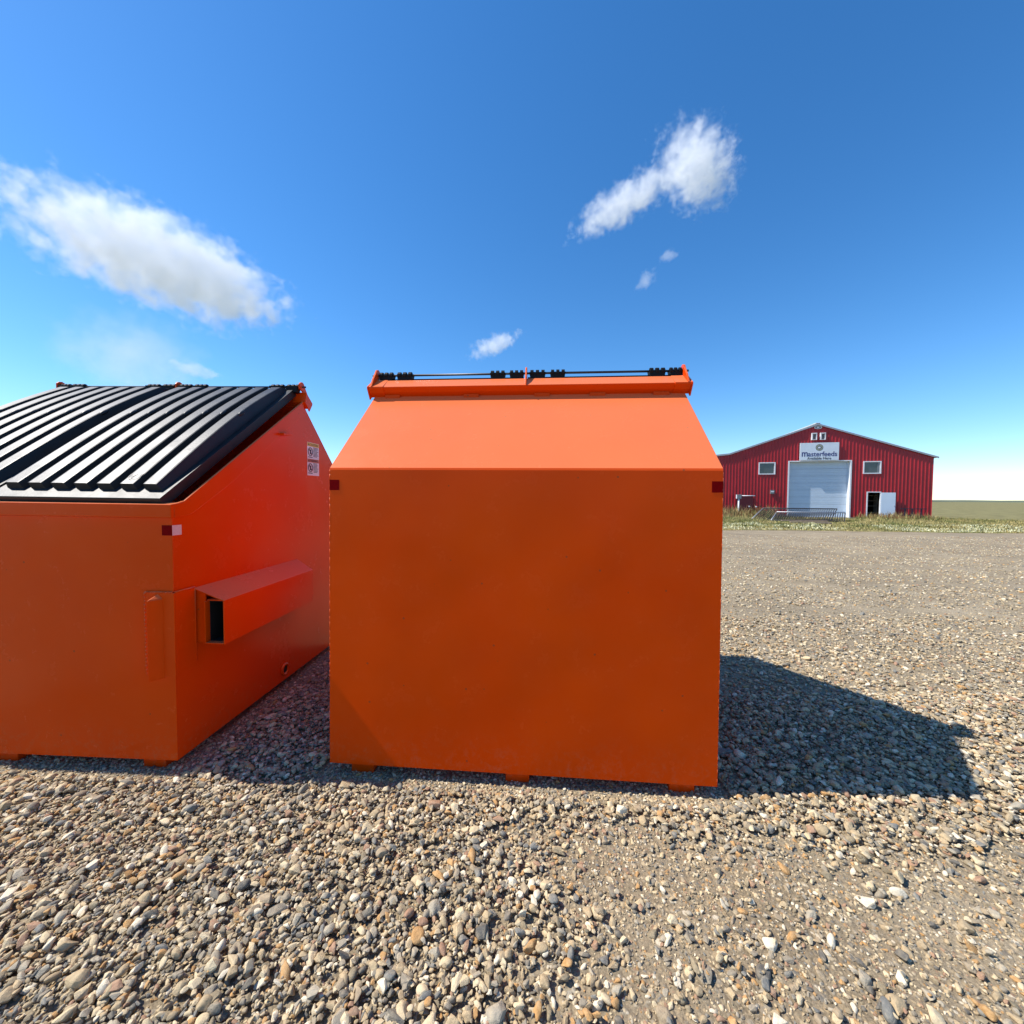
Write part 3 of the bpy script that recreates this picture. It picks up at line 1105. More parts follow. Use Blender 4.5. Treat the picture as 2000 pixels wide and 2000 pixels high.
    for s in (-1, 1):
        MB().prism(yz(ends), s * (W / 2 - 0.07), s * (W / 2 + 0.0205)).build('rail_end', M_PAINT, rl, 0.002)
        MB().prism(yz(tip), s * (W / 2 + 0.020), s * (W / 2 + 0.028)).build('end_gusset', M_PAINT, rl, 0.001)
    # lap joints under the rail where the sheet is stitched
    for x in (-0.80, -0.32, 0.10, 0.42, 0.78):
        MB().prism(yz([(0.507, 1.926), (0.504, 1.925), (0.503, 1.9045), (0.507, 1.909)]), x - 0.045, x + 0.045).build('stitch_tab', M_PAINT, rl, 0.001)
    MB().tube((-W / 2 - 0.035, V(0.57), Z(2.062)), (W / 2 + 0.035, V(0.57), Z(2.062)), 0.0065, 12).build('hinge_rod', M_STEEL, root, 0, True)

    def bracket(x, w):
        b = MB()
        pl_ = [(0.468, 1.969), (0.555, 2.029), (0.600, 2.045), (0.600, 2.080), (0.585, 2.094), (0.566, 2.098), (0.548, 2.090), (0.536, 2.070), (0.500, 2.025)]
        b.prism(yz(pl_), x - w / 2, x + w / 2)
        b.build('rod_bracket', M_PAINT, root, 0.002)
    bracket(-W / 2 - 0.004, 0.012)
    bracket(W / 2 + 0.004, 0.012)
    bracket(0.004, 0.010)
    # hinge knuckles, grouped in pairs
    for u0, u1 in ((0.008, 0.101), (0.120, 0.221), (0.698, 0.793), (0.815, 0.905), (0.936, 1.035), (1.060, 1.154), (1.636, 1.735), (1.752, 1.828)):
        x0, x1 = u0 - W / 2, u1 - W / 2
        k = MB()
        k.prism([(x0 + 0.010, Z(2.018)), (x1 - 0.010, Z(2.018)), (x1 - 0.001, Z(2.066)), (x0 + 0.001, Z(2.066))], V(0.556), V(0.600), 'y')
        nl = 3
        for q in range(nl):
            a = x0 + (x1 - x0) * (q + 0.2) / nl
            b = x0 + (x1 - x0) * (q + 0.8) / nl
            k.tube((a, V(0.57), Z(2.062)), (b, V(0.57), Z(2.062)), 0.0195, 12)
            
        k.build('hinge_knuckle', M_RUBBER, root, 0.001)
    for s in (-1, 1):
        make_lid(s, root)
    # reflective squares
    for s in (-1, 1):
        a, b = sorted((s * W / 2 - s * 0.0005, s * (W / 2 - 0.049)))
        MB().box(a, b, V(-0.0012), V(-0.0002), Z(1.335), Z(1.385)).build('red_reflector', M_REFL_RED, root)
        MB().box(a, b, V(D + 0.0002), V(D + 0.0012), Z(1.089), Z(1.137)).build('red_reflector', M_REFL_RED, root)
        xa, xb = sorted((s * (W / 2 - 0.0007), s * (W / 2 + 0.0006)))
        MB().box(xa, xb, TF(0.051), TF(0.001), Z(1.089), Z(1.137)).build('silver_reflector', M_REFL_SIL, root)
    # caution sticker on the side by the slanted back
    s = -1
    st = MB().box(-W / 2 - 0.0004, -W / 2 + 0.0008, TF(1.325), TF(1.158), Z(1.427), Z(1.678)).build('caution_label', M_STK, root)
    xp = -W / 2 - 0.0006

    def pr_(t0, t1, z0, z1, mat, nm, dx=0.0):
        return MB().box(xp - dx - 0.0003, xp - dx + 0.0001, TF(t1), TF(t0), Z(z0), Z(z1)).build(nm, mat, st)
    pr_(1.160, 1.323, 1.648, 1.676, M_STK_Y, 'yellow_header')
    pr_(1.160, 1.323, 1.527, 1.553, M_STK_O, 'orange_header')
    RT = Matrix.Rotation(math.radians(-90), 4, 'Z') @ Matrix.Rotation(math.radians(90), 4, 'X')
    for nm, zc_ in (('CAUTION', 1.662), ('WARNING', 1.540)):
        text_obj('lettering', nm, M_INK, st, Vector((xp - 0.0008, TF(1.251), Z(zc_))), RT, 0.112, 0.017, 0.012, 0.0)
        tri = MB().prism([(TF(1.168), Z(zc_ - 0.009)), (TF(1.190), Z(zc_ - 0.009)), (TF(1.179), Z(zc_ + 0.010))], xp - 0.0008, xp - 0.0004)
        tri.build('warning_triangle', M_INK, st)
    for zc_ in (1.607, 1.486):
        MB().torus((xp, TF(1.200), Z(zc_)), 0.030, 0.003, 'x', 24, 6).build('pictogram_ring', M_INK, st)
        a, b = Vector((xp - 0.001, TF(1.180), Z(zc_ + 0.021))), Vector((xp - 0.001, TF(1.220), Z(zc_ - 0.021)))
        MB().tube(a, b, 0.003, 6).build('pictogram_slash', M_INK, st)
        MB().tube((xp - .0006, TF(1.205), Z(zc_ + 0.016)), (xp - .0006, TF(1.196), Z(zc_ - 0.018)), 0.004, 6).build('pictogram_figure', M_INK, st)
        ln = MB()
        for q in range(8):
            zz = zc_ + 0.034 - q * 0.0095
            ln.box(xp - 0.0004, xp - 0.0001, TF(1.316 - 0.022 * random.random()), TF(1.243), Z(zz - 0.0022), Z(zz + 0.0022))
        ln.box(xp - 0.0004, xp - 0.0001, TF(1.230), TF(1.168), Z(zc_ - 0.044), Z(zc_ - 0.038))
        ln.build('fine_print', M_INK, st)
    return root


bin_b = make_bin()
bin_a = copy_tree(bin_b)
bin_b.matrix_world = M_B
bin_a.matrix_world = M_A
tag(bin_b, 'orange steel waste bin seen from behind, its plain back to the viewer', 'waste bin', 'orange front-load waste bins')
tag(bin_a, 'orange steel waste bin with ribbed black lids and fork pocket, at the left edge', 'waste bin', 'orange front-load waste bins')


# ------------------------------------------------------------------ red barn (x along the facade, y into the building)
BARN = Matrix.Translation((23.65, 31.1, 0.0)) @ Matrix.Rotation(math.radians(-14), 4, 'Z')
XL, XR, XC = -7.55, 7.25, -0.15
Z_EAVE, Z_RIDGE, DEEP = 4.90, 7.20, 22.0
barn = empty('red_barn', BARN)
tag(barn, 'red ribbed metal barn with white overhead door under a low gable roof', 'barn')


def roof_z(x):
    if x < -6.3:
        return 5.03 - (-6.3 - x) * 0.10
    return Z_RIDGE - abs(x - XC) * (Z_RIDGE - 5.03) / (6.15)


OPEN = [(-1.98, 2.08, 0.0, 4.38), (3.27, 4.06, 0.0, 2.0), (-4.08, -3.02, 3.47, 4.30), (2.97, 3.99, 3.47, 4.29)]
RIB = 0.2286


def siding():
    mb = MB()
    edges = set()
    x = XL
    while x < XR:
        for o_ in (0.0, 0.150, 0.168, 0.205, 0.222):
            edges.add(round(min(x + o_, XR), 4))
        x += RIB
    edges.add(XR)
    edges.add(XC)
    edges.add(-6.3)
    for a, b, _, _ in OPEN:
        edges.update((a, b))
    ed = sorted(e for e in edges if XL <= e <= XR)

    def prof(xx):
        q = (xx - XL) % RIB
        if q <= 0.1501 or q >= 0.2219:
            return 0.0
        if 0.1675 <= q <= 0.2055:
            return -0.024
        return -0.012
    for a, b in zip(ed[:-1], ed[1:]):
        if b - a < 1e-4:
            continue
        mid = (a + b) / 2
        cuts = sorted((z0, z1) for x0, x1, z0, z1 in OPEN if x0 <= mid <= x1)
        z = -0.05
        iv = []
        for z0, z1 in cuts:
            if z0 > z:
                iv.append((z, z0))
            z = z1
        iv.append((z, None))
        pa, pb = prof(a + 1e-5), prof(b - 1e-5)
        q = (mid - XL) % RIB
        if 0.150 < q < 0.168:
            pa, pb = 0.0, -0.024
        elif 0.168 <= q <= 0.205:
            pa = pb = -0.024
        elif 0.205 < q < 0.222:
            pa, pb = -0.024, 0.0
        else:
            pa = pb = 0.0
        for z0, z1 in iv:
            za, zb = (roof_z(a), roof_z(b)) if z1 is None else (z1, z1)
            mb.add([(a, pa, z0), (b, pb, z0), (b, pb, zb), (a, pa, za)], [(0, 1, 2, 3)])
    return mb.build('gable_wall', M_RED, barn)


siding()
for xx in (XL, XR):
    MB().box(xx - 0.04, xx + 0.04, 0.03, DEEP, -0.05, roof_z(xx) - 0.05).build('side_wall', M_RED, barn)
MB().prism([(XL, -0.05), (XR, -0.05), (XR, roof_z(XR)), (XC, Z_RIDGE), (-6.3, roof_z(-6.3)), (XL, roof_z(XL))], DEEP, DEEP + 0.1, 'y').build('rear_wall', M_RED, barn)
# inside of the wall is closed off so that openings stay dark
rf = MB()
for pts_ in ([(XL - 0.25, roof_z(XL) - 0.02), (-6.3, roof_z(-6.3)), (XC, Z_RIDGE)], [(XC, Z_RIDGE), (XR + 0.25, roof_z(XR) - 0.07)]):
    lo = [(a, b + 0.02) for a, b in pts_]
    hi = [(a, b + 0.10) for a, b in pts_][::-1]
    rf.prism(lo + hi, -0.10, DEEP + 0.3, 'y')
roof = rf.build('roof', M_ROOF, barn)
for pts_ in ([(XL - 0.25, roof_z(XL) - 0.02), (-6.3, roof_z(-6.3)), (XC, Z_RIDGE)], [(XC + 0.001, Z_RIDGE), (XR + 0.25, roof_z(XR) - 0.07)]):
    lo = [(a, b - 0.035) for a, b in pts_]
    hi = [(a, b + 0.085) for a, b in pts_][::-1]
    MB().prism(lo + hi, -0.13, -0.101, 'y').build('rake_trim', M_GALV, roof)
MB().box(XC - 0.16, XC + 0.16, -0.14, DEEP, Z_RIDGE + 0.085, Z_RIDGE + 0.15).build('ridge_cap', M_ROOF, roof, 0.02)
MB().box(XL, XR, -0.03, 0.35, -0.06, 0.10).build('footing', M_CONC, barn)
MB().box(XL + 0.05, XR - 0.05, 6.0, 6.1, -0.05, 4.9).build('dark_backing', M_INSIDE, barn)  # added wall, coloured dark so the open doorway stays black


def window(x0, x1, z0, z1, slide):
    w = MB()
    fw = 0.065
    w.box(x0 - fw, x1 + fw, -0.055, 0.05, z1 - 0.01, z1 + fw)
    w.box(x0 - fw, x1 + fw, -0.060, 0.05, z0 - fw, z0 + 0.01)
    w.box(x0 - fw, x0 + 0.01, -0.055, 0.05, z0 + 0.0102, z1 - 0.0102)
    w.box(x1 - 0.01, x1 + fw, -0.055, 0.05, z0 + 0.0102, z1 - 0.0102)
    o = w.build('window', M_WHITE, barn)
    MB().box(x0 + 0.011, x1 - 0.011, 0.012, 0.02, z0 + 0.011, z1 - 0.011).build('pane', M_GLASS, o)
    if slide:
        MB().box(x1 - 0.17, x1 - 0.0115, -0.012, 0.010, z0 + 0.012, z1 - 0.012).build('sliding_sash', M_GREY, o)
    else:
        MB().box(x1 - 0.06, x1 - 0.0115, -0.012, 0.010, z0 + 0.012, z1 - 0.012).build('sliding_sash', M_GREY, o)


window(-4.08, -3.02, 3.47, 4.30, False)
window(2.97, 3.99, 3.47, 4.29, True)
# overhead door: recessed sections in a white-trimmed opening
dr_x0, dr_x1, dr_z1, REC = -1.98, 2.08, 4.38, 0.30
od = MB()
od.box(dr_x0 - 0.09, dr_x0, -0.05, REC + 0.06, -0.04, dr_z1)
od.box(dr_x1, dr_x1 + 0.10, -0.05, REC + 0.06, -0.04, dr_z1)
od.box(dr_x0 - 0.09, dr_x1 + 0.10, -0.05, REC + 0.06, dr_z1 + 0.0005, dr_z1 + 0.075)
door = od.build('overhead_door', M_WHITE, barn)
nsec = 8
for k in range(nsec):
    z0, z1 = 0.0 + dr_z1 * k / nsec + 0.004, dr_z1 * (k + 1) / nsec - 0.004
    sec = MB()
    nr_ = 4
    pf = []
    for q in range(nr_):
        a, b = z0 + (z1 - z0) * q / nr_, z0 + (z1 - z0) * (q + 1) / nr_
        pf += [(REC, a + 0.006), (REC, b - 0.014), (REC + 0.010, b - 0.008), (REC + 0.010, b - 0.001)]
    pf += [(REC + 0.05, z1), (REC + 0.05, z0)]
    sec.prism(pf, dr_x0 + 0.003, dr_x1 - 0.003)
    sec.build('door_section', M_DOOR, door)
# personnel door standing open
fr = MB()
fr.box(3.20, 3.27, -0.05, 0.06, -0.03, 2.0)
fr.box(3.20, 4.10, -0.05, 0.06, 2.0005, 2.065)
fr.box(4.06, 4.10, -0.05, 0.06, -0.03, 2.0)
pd = fr.build('personnel_door', M_WHITE, barn)
leaf = MB().box(0.0, 0.86, -0.045, 0.0, 0.05, 1.99).build('door_leaf', M_DOOR, pd, 0.006)
leaf.matrix_local = Matrix.Translation((4.085, -0.06, 0)) @ Matrix.Rotation(math.radians(-6), 4, 'Z')
hd = MB().tube((0.79, -0.07, 1.0), (0.79, -0.045, 1.0), 0.03, 10).build('door_knob', M_GALV, leaf)
sh = empty('storage_shelf', BARN @ Matrix.Translation((3.75, 1.1, 0)))
tag(sh, 'brown timber shelves just inside the open barn doorway', 'shelf')
for zz in (0.45, 0.95, 1.35, 1.75):
    MB().box(-0.65, 0.65, -0.2, 0.25, zz, zz + 0.05).build('shelf_board', M_WOOD, sh)
for xx in (-0.65, 0.62):
    MB().box(xx, xx + 0.05, -0.19, 0.24, -0.04, 1.95).build('upright', M_WOOD, sh)
# gable louvre hoods, oval plate, small wall box, low dark sheet drawn for a wall shadow
for x0, x1 in ((-0.57, -0.22), (0.01, 0.36)):
    hv = MB()
    hv.box(x0, x0 + 0.07, -0.16, 0.0, 6.06, 6.50)
    hv.box(x1 - 0.05, x1, -0.16, 0.0, 6.06, 6.50)
    hv.box(x0, x1, -0.17, 0.0, 6.5005, 6.565)
    hv.box(x0, x1, -0.16, 0.0, 6.03, 6.0595)
    h_ = hv.build('gable_vent', M_WHITE, barn)
    MB().box(x0 + 0.0702, x1 - 0.0502, -0.014, -0.003, 6.06, 6.5).build('vent_back', M_GALV, h_)
    for q in range(5):
        zz = 6.08 + q * 0.085
        MB().prism([(-0.10, zz), (-0.02, zz + 0.075), (-0.015, zz + 0.07), (-0.095, zz - 0.005)], x0 + 0.0705, x1 - 0.0505).build('louvre', M_GALV, h_)
ov = MB()
seg = 32
vs_ = []
for r_ in (1.0, 0.78):
    for yv in (-0.05, -0.01):
        vs_ += [(XC + 0.03 + 0.26 * r_ * math.cos(2 * math.pi * i / seg), yv, 7.00 + 0.13 * r_ * math.sin(2 * math.pi * i / seg)) for i in range(seg)]
fs_ = []
for i in range(seg):
    j = (i + 1) % seg
    fs_ += [(i, j, seg + j, seg + i), (i, 2 * seg + i, 2 * seg + j, j), (2 * seg + i, 3 * seg + i, 3 * seg + j, 2 * seg + j)]
ov.add(vs_, fs_)
ovo = ov.build('oval_plate', M_WHITE, barn)
op = MB()
op.prism([(XC + 0.03 + 0.20 * math.cos(2 * math.pi * i / seg), 7.00 + 0.10 * math.sin(2 * math.pi * i / seg)) for i in range(seg)], -0.030, -0.012, 'y')
op.build('plate_face', M_GREY, ovo)
MB().box(XC - 0.05, XC + 0.11, -0.045, -0.031, 6.95, 7.06).build('plate_badge', M_WHITE, ovo)
wb = MB().box(-3.28, -3.01, -0.14, -0.002, 1.87, 2.17).build('wall_box', M_GREY, barn, 0.01)
MB().box(-3.25, -3.04, -0.155, -0.141, 2.0, 2.08).build('box_window', M_WHITE, wb)
MB().box(-5.65, -4.50, -0.07, -0.026, 0.55, 1.66).build('shadow_sheet', M_REDDK, barn)  # dark red sheet stands in for a shadow on the siding
for xx, zz in ((-4.75, 0.86), (-4.25, 0.84)):
    MB().tube((xx, -0.12, zz), (xx, -0.03, zz), 0.055, 10).build('wall_tap', M_WHITE, barn)

# banner above the door
sign = empty('banner_sign', BARN @ Matrix.Translation((-0.03, -0.115, 4.46)))
tag(sign, 'white banner with blue lettering and round emblem above the barn door', 'banner')
MB().box(-1.30, 1.30, -0.015, 0.045, 0.0, 1.35).build('board', M_SIGN, sign, 0.004)
SR = Matrix.Rotation(math.radians(90), 4, 'X')
text_obj('initial_letter', 'm', M_BLUE, sign, Vector((-0.975, -0.020, 0.475)), SR, 0.40, 0.34, 0.012, 0.0015)
text_obj('main_lettering', 'asterfeeds', M_BLUE, sign, Vector((0.215, -0.020, 0.49)), SR, 1.93, 0.37, 0.010, 0.0015)
text_obj('small_lettering', 'Available Here', M_INK, sign, Vector((0, -0.020, 0.16)), SR, 1.60, 0.20, 0.010, 0.0015)


def disc(R, y, mat, nm, r0=0.0):
    m_ = MB()
    n = 36
    a = [(R * math.cos(2 * math.pi * i / n), y, 0.98 + R * math.sin(2 * math.pi * i / n)) for i in range(n)]
    if r0:
        b = [(r0 * math.cos(2 * math.pi * i / n), y, 0.98 + r0 * math.sin(2 * math.pi * i / n)) for i in range(n)]
        m_.add(a + b, [(i, (i + 1) % n, n + (i + 1) % n, n + i) for i in range(n)])
    else:
        m_.add(a, [tuple(range(n))])
    return m_.build(nm, mat, sign)


disc(0.25, -0.018, M_INK, 'emblem_ring', 0.215)
disc(0.215, -0.017, M_GOLD, 'emblem_band', 0.15)
disc(0.15, -0.019, M_INK, 'emblem_inner_ring', 0.125)
disc(0.125, -0.018, M_GREY, 'emblem_field')
MB().box(-0.09, 0.07, -0.0215, -0.0205, 0.92, 1.03).build('emblem_mark', M_STK, sign)

# meter pedestal in front of the wall
mp_ = empty('meter_pedestal', BARN @ Matrix.Translation((-5.75, -0.9, 0)))
tag(mp_, 'grey meter box on a white post with side pipe by the barn wall', 'meter')
MB().tube((0, 0, -0.05), (0, 0, 1.46), 0.055, 12).build('post', M_WHITE, mp_, 0, True)
bx = MB().box(-0.15, 0.17, -0.10, 0.10, 1.4605, 1.79).build('box', M_GREY, mp_, 0.015)
MB().box(-0.18, -0.151, -0.09, 0.09, 1.47, 1.78).build('side_plate', M_WHITE, bx)
MB().tube((0.171, 0.02, 1.70), (1.15, 0.02, 1.70), 0.035, 10).build('pipe', M_WHITE, mp_, 0, True)
MB().tube((1.14, 0.02, 1.70), (1.14, 0.88, 1.70), 0.033, 10).build('pipe_elbow', M_GREY, mp_, 0, True)


# steel stock panels lying against each other in the weeds
def stock_panel(name, label, p_near, p_far, width, nslat, bright):
    """flat slatted panel; p_near/p_far are the low and high long edges' left ends"""
    root = empty(name, Matrix.Translation(p_near))
    tag(root, label, 'stock panel', 'slatted panels in the weeds')
    a = Vector((0, 0, 0))
    b = Vector(p_far) - Vector(p_near)
    e = Vector((math.cos(math.radians(-12)), math.sin(math.radians(-12)), 0)) * width
    MB().tube(a, a + e, 0.028, 8).build('lower_rail', M_GATE, root, 0, True)
    MB().tube(b, b + e, 0.034, 8).build('upper_rail', bright, root, 0, True)
    MB().tube(a, b, 0.030, 8).build('end_bar', M_GALV, root, 0, True)
    MB().tube(a + e, b + e, 0.028, 8).build('end_bar', M_GATE, root, 0, True)
    for k in range(1, nslat):
        t = k / nslat
        MB().tube(a + e * t, b + e * t, 0.022, 6).build('slat', M_GATE, root)
    return root


stock_panel('stock_panel', 'dark slatted steel panel lying farther back, nearer the barn door', (15.9, 26.6, 0.10), (17.9, 28.6, 0.80), 4.6, 34, M_GATE)
stock_panel('stock_panel', 'slatted steel panel with pale upper rail lying in the weeds', (16.3, 25.2, 0.10), (17.75, 26.9, 0.58), 4.0, 30, M_GALV)
for k, (px, py, pz, ln_, wd_, rz) in enumerate(((15.6, 23.2, 0.17, 2.3, 0.16, -13), (15.9, 22.9, 0.10, 2.0, 0.2, -10), (16.4, 22.55, 0.07, 1.4, 0.14, -12))):
    o = MB().box(0, ln_, -wd_ / 2, wd_ / 2, 0, 0.06).build('timber_plank', M_WOOD, None, 0.008)
    o.matrix_world = Matrix.Translation((px, py, pz)) @ Matrix.Rotation(math.radians(rz), 4, 'Z')
    tag(o, ['long weathered plank on top of the pile before the slatted panels', 'weathered plank in the middle of the pile before the slatted panels',
            'short weathered plank lowest and nearest in the weeds'][k], 'plank', 'planks in the weeds')
stn = empty('metal_stand', BARN @ Matrix.Translation((4.95, -1.2, 0)))
tag(stn, 'dark steel stand with crossbars in front of the open door leaf', 'metal stand')
for xx in (0.0, 0.42, 0.95):
    MB().box(xx - 0.03, xx + 0.03, -0.03, 0.03, -0.04, 0.80).build('leg', M_NAVY, stn)
MB().box(-0.25, 1.25, -0.05, 0.05, 0.8005, 0.85).build('top_bar', M_NAVY, stn)
MB().box(-0.25, 0.55, -0.045, 0.045, 0.34, 0.39).build('crossbar', M_NAVY, stn)
MB().box(0.30, 1.2, -0.044, 0.044, 0.27, 0.315).build('crossbar', M_NAVY, stn)


# ------------------------------------------------------------------ weedy verge
def edge_y(x):
    return 17.75 - 0.03 * (x - 9) + (fbm(np.asarray(x) * 0.7, np.zeros_like(np.asarray(x, float)) + 3.3, 50) - 0.5) * 1.3


def make_field():
    xs = np.concatenate([[-4000, -300, -60], np.arange(-20, 46, 0.5), [80, 400, 4000]])
    ed = np.where(np.abs(xs - 13) < 40, edge_y(xs), 18.0)
    rows = [ed, ed + 0.25, ed + 1.0, np.full_like(xs, 24.0), np.full_like(xs, 60.0), np.full_like(xs, 6000.0)]
    hz = [-0.02, 0.010, 0.03, 0.03, 0.03, 0.03]
    v, f = [], []
    n = len(xs)
    for r_, h_ in zip(rows, hz):
        v += [(float(a), float(b), h_) for a, b in zip(xs, r_)]
    for k in range(len(rows) - 1):
        f += [(k * n + i, k * n + i + 1, (k + 1) * n + i + 1, (k + 1) * n + i) for i in range(n - 1)]
    me = bpy.data.meshes.new('weedy_field')
    me.from_pydata(v, [], f)
    me.materials.append(M_FIELD)
    o = bpy.data.objects.new('weedy_field', me)
    COL.objects.link(o)
    tag(o, 'grassy soil between the gravel yard and the red barn', None, None, 'structure')


make_field()


def far_hills():
    xs = np.linspace(-6000, 7000, 160)
    v, f = [], []
    for yv, k in ((2600.0, 0.0), (2900.0, 0.55), (3400.0, 1.0), (4300.0, 0.6)):
        hh = k * (8 + 26 * fbm(xs / 700.0, np.full_like(xs, 4.2), 61) ** 1.5 + 5 * fbm(xs / 120.0, np.full_like(xs, 1.2), 66))
        v += [(float(a), yv, float(b) - 0.5 * (k == 0)) for a, b in zip(xs, hh)]
    n = len(xs)
    for k in range(3):
        f += [(k * n + i, k * n + i + 1, (k + 1) * n + i + 1, (k + 1) * n + i) for i in range(n - 1)]
    me = bpy.data.meshes.new('far_hills')
    me.from_pydata(v, [], f)
    me.materials.append(plain('far_hill_grass', (0.13, 0.15, 0.10), 0.95, noise=0.4, nscale=0.004, spec=0.05))
    me.polygons.foreach_set('use_smooth', [True] * len(me.polygons))
    o = bpy.data.objects.new('far_hills', me)
    COL.objects.link(o)
    tag(o, 'low green hills along the far horizon', None, None, 'structure')


far_hills()


def grass():
    V_, T_ = [], []
    binv = BARN.inverted()
    n = 170000
    x = rng.uniform(5.0, 34.0, n)
    y = edge_y(x) + rng.random(n) ** 1.15 * 15.5
    lx = binv[0][0] * x + binv[0][1] * y + binv[0][3]
    ly = binv[1][0] * x + binv[1][1] * y + binv[1][3]
    k = (ly < -0.05) & ~((np.abs(lx - 0.05) < 2.3) & (ly > -1.2)) & (x < 1.38 * y)
    x, y, lx, ly = x[k], y[k], lx[k], ly[k]
    d = y - edge_y(x)
    n1 = fbm(x * 0.55, y * 0.55, 70)
    n2 = fbm(x * 1.5, y * 0.9, 81)
    dens = np.clip(0.30 + 1.2 * (n2 - 0.35), 0.12, 1)
    k = rng.random(len(x)) < dens
    x, y, lx, ly, d, n1, n2 = (q[k] for q in (x, y, lx, ly, d, n1, n2))
    m = len(x)
    tall = np.exp(-((ly + 1.0) / 1.8) ** 2) * ((lx < -3.2) * 0.65 + ((lx > 2.3) & (lx < 6.5)) * 0.35 + 0.06)
    h = (0.04 + 0.08 * n1 + 0.17 * np.clip(n2 - 0.45, 0, 1) * 2 + tall * rng.uniform(0.5, 1.15, m)) * rng.uniform(0.5, 1.3, m) * sstep(-0.1, 1.4, d + 0.25)
    h = np.maximum(h, 0.03)
    wd = rng.uniform(0.008, 0.022, m) * (1 + 0.5 * (h < 0.15))
    an = rng.uniform(0, 6.283, m)
    ln = rng.uniform(0.1, 0.6, m) * h
    la = rng.uniform(0, 6.283, m)
    cx, sx = np.cos(an) * wd, np.sin(an) * wd
    z0 = 0.015
    p0 = np.stack([x - cx, y - sx, np.full(m, z0)], 1)
    p1 = np.stack([x + cx, y + sx, np.full(m, z0)], 1)
    mid = np.stack([x + np.cos(la) * ln * 0.35, y + np.sin(la) * ln * 0.35, z0 + h * 0.6], 1)
    p2 = mid + np.stack([cx * 0.7, sx * 0.7, 0 * cx], 1)
    p3 = mid - np.stack([cx * 0.7, sx * 0.7, 0 * cx], 1)
    p4 = np.stack([x + np.cos(la) * ln, y + np.sin(la) * ln, z0 + h], 1)
    v = np.stack([p0, p1, p2, p3, p4], 1).reshape(-1, 3)
    b = np.arange(m)[:, None] * 5
    quads = np.concatenate([b, b + 1, b + 2, b + 3], 1)
    tris = np.concatenate([b + 3, b + 2, b + 4], 1)
    green = np.array([0.15, 0.17, 0.05])
    dry = np.array([0.46, 0.36, 0.15])
    pale = np.array([0.68, 0.65, 0.40])
    rust = np.array([0.24, 0.13, 0.06])
    w = rng.random(m)
    g = np.clip(fbm(x * 0.8, y * 0.8, 90) * 1.7 - 0.35 + (w - 0.5) * 0.5, 0, 1)[:, None]
    c = green * g + dry * (1 - g)
    pl = ((d > 0.3) & (d < 4.5) & (n1 > 0.47) & (rng.random(m) < 0.5))[:, None]
    c = np.where(pl, pale, c)
    rs = ((tall > 0.22) & (rng.random(m) < 0.5))[:, None]
    c = np.where(rs, rust, c)
    c = c * rng.uniform(0.7, 1.25, (m, 1))
    col = np.repeat(np.concatenate([c, np.ones((m, 1))], 1), 5, 0)
    me = bpy.data.meshes.new('grass')
    me.from_pydata(v.tolist(), [], quads.tolist() + tris.tolist())
    at_ = me.color_attributes.new('tint', 'FLOAT_COLOR', 'POINT')
    at_.data.foreach_set('color', col.astype(np.float32).ravel())
    me.materials.append(M_GRASS)
    o = bpy.data.objects.new('grass', me)
    COL.objects.link(o)
    tag(o, 'dry weeds and short grass in front of the red barn', 'grass', None, 'stuff')


grass()


# ------------------------------------------------------------------ clouds: soft volumes far off over the plain
def pix_dir(px, py):
    du, dv = px - 1000.0, py - 1000.0
    cr, sr = math.cos(ROLL), math.sin(ROLL)
    u, v = du * cr + dv * sr, -du * sr + dv * cr
    c, s = math.cos(PITCH), math.sin(PITCH)
    return Vector((u / F_PX, c - v / F_PX * s, -s - v / F_PX * c))


def cloud_mat(name, dens, seed, nscale, thr, soft):
    m = bpy.data.materials.new(name)
    m.use_nodes = True
    nt = m.node_tree
    nt.nodes.clear()
    out = nt.nodes.new('ShaderNodeOutputMaterial')
    pv = nt.nodes.new('ShaderNodeVolumePrincipled')
    pv.inputs['Color'].default_value = (1, 1, 1, 1)
    pv.inputs['Anisotropy'].default_value = 0.0
    tc = nd(nt, 'ShaderNodeTexCoord')
    ln = nd(nt, 'ShaderNodeVectorMath', operation='LENGTH')
    nt.links.new(tc.outputs['Object'], ln.inputs[0])
    fall = nd(nt, 'ShaderNodeMath', operation='SUBTRACT')
    fall.inputs[0].default_value = 1.0
    nt.links.new(ln.outputs['Value'], fall.inputs[1])
    ge = nd(nt, 'ShaderNodeNewGeometry')
    sc = nd(nt, 'ShaderNodeVectorMath', operation='MULTIPLY_ADD')
    nt.links.new(ge.outputs['Position'], sc.inputs[0])
    sc.inputs[1].default_value = (nscale,) * 3
    sc.inputs[2].default_value = (seed * 13.1, seed * 7.7, seed * 3.3)
    n = nd(nt, 'ShaderNodeTexNoise', Scale=1.0, Detail=6.0, Roughness=0.62)
    nt.links.new(sc.outputs[0], n.inputs['Vector'])
    a = nd(nt, 'ShaderNodeMath', operation='MULTIPLY_ADD')
    nt.links.new(fall.outputs[0], a.inputs[0])
    a.inputs[1].default_value = 0.62
    nt.links.new(n.outputs['Fac'], a.inputs[2])
    mr = nd(nt, 'ShaderNodeMapRange', interpolation_type='SMOOTHSTEP')
    mr.inputs['From Min'].default_value = thr
    mr.inputs['From Max'].default_value = thr + soft
    mr.inputs['To Max'].default_value = dens
    nt.links.new(a.outputs[0], mr.inputs['Value'])
    nt.links.new(mr.outputs[0], pv.inputs['Density'])
    nt.links.new(pv.outputs[0], out.inputs['Volume'])
    return m


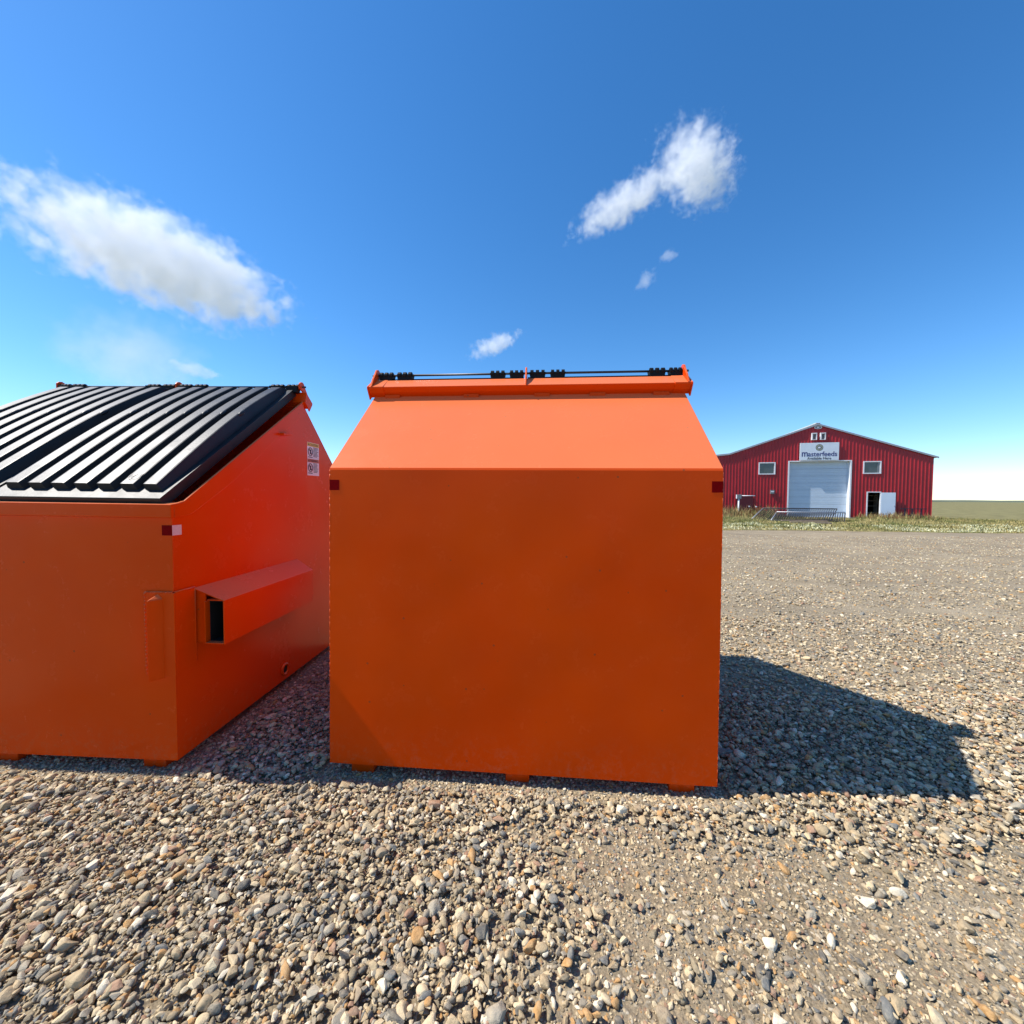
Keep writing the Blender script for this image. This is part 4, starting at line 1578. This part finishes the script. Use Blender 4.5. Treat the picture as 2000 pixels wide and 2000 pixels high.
def cloud(label, lobes, dist, dens, nscale, thr, soft, seed):
    """lobes: (px, py, half width px, half height px, turn degrees)"""
    for k, (px, py, hw, hh, ang) in enumerate(lobes):
        d = pix_dir(px, py)
        c = Vector((0, 0, EYE)) + d * dist
        s = dist / F_PX * d.length
        bm = bmesh.new()
        bmesh.ops.create_icosphere(bm, subdivisions=3, radius=1.0)
        me = bpy.data.meshes.new('cloud')
        bm.to_mesh(me)
        bm.free()
        me.materials.append(cloud_mat('cloud_vapour', dens, seed + k, nscale, thr, soft))
        o = bpy.data.objects.new('cloud', me)
        COL.objects.link(o)
        q = d.to_track_quat('-Z', 'Y')
        o.matrix_world = (Matrix.Translation(c) @ q.to_matrix().to_4x4() @ Matrix.Rotation(math.radians(ang), 4, 'Z')
                          @ Matrix.Diagonal((hw * s, hh * s, min(hw, hh) * s, 1)))
        tag(o, label, 'cloud')


CL = [
    ('large white cloud on the left above the ribbed lids', [(318, 512, 198, 80, -8)], 2500, 0.0070, 0.0090, 0.645, 0.20, 1),
    ('bright ragged cloud high on the right', [(1362, 326, 98, 74, -50)], 2500, 0.0072, 0.0175, 0.755, 0.20, 5),
    ('pale cloud streak trailing down left from the bright ragged cloud', [(1222, 394, 132, 40, 20)], 2500, 0.0085, 0.017, 0.70, 0.22, 6),
    ('tiny white cloud just above the plain-backed bin', [(966, 674, 70, 25, 20)], 3200, 0.009, 0.016, 0.68, 0.25, 8),
    ('faint small wisp right of the largest cloud, near the lids', [(380, 723, 44, 15, -10)], 3200, 0.006, 0.013, 0.62, 0.25, 11),
    ('faint wisp between the tiny cloud and the barn', [(1262, 548, 26, 18, 40)], 3200, 0.004, 0.014, 0.66, 0.25, 13),
    ('second faint wisp, above and right of the one between cloud and barn', [(1306, 500, 24, 12, 20)], 3200, 0.0045, 0.016, 0.66, 0.25, 21),
    ('thin pale haze cloud low over the left bin', [(262, 700, 95, 70, 0)], 3200, 0.0012, 0.006, 0.55, 0.5, 17),
]
for lab, lob, dist, dens, ns, thr, soft, seed in CL:
    cloud(lab, lob, dist, dens, ns, thr, soft, seed)
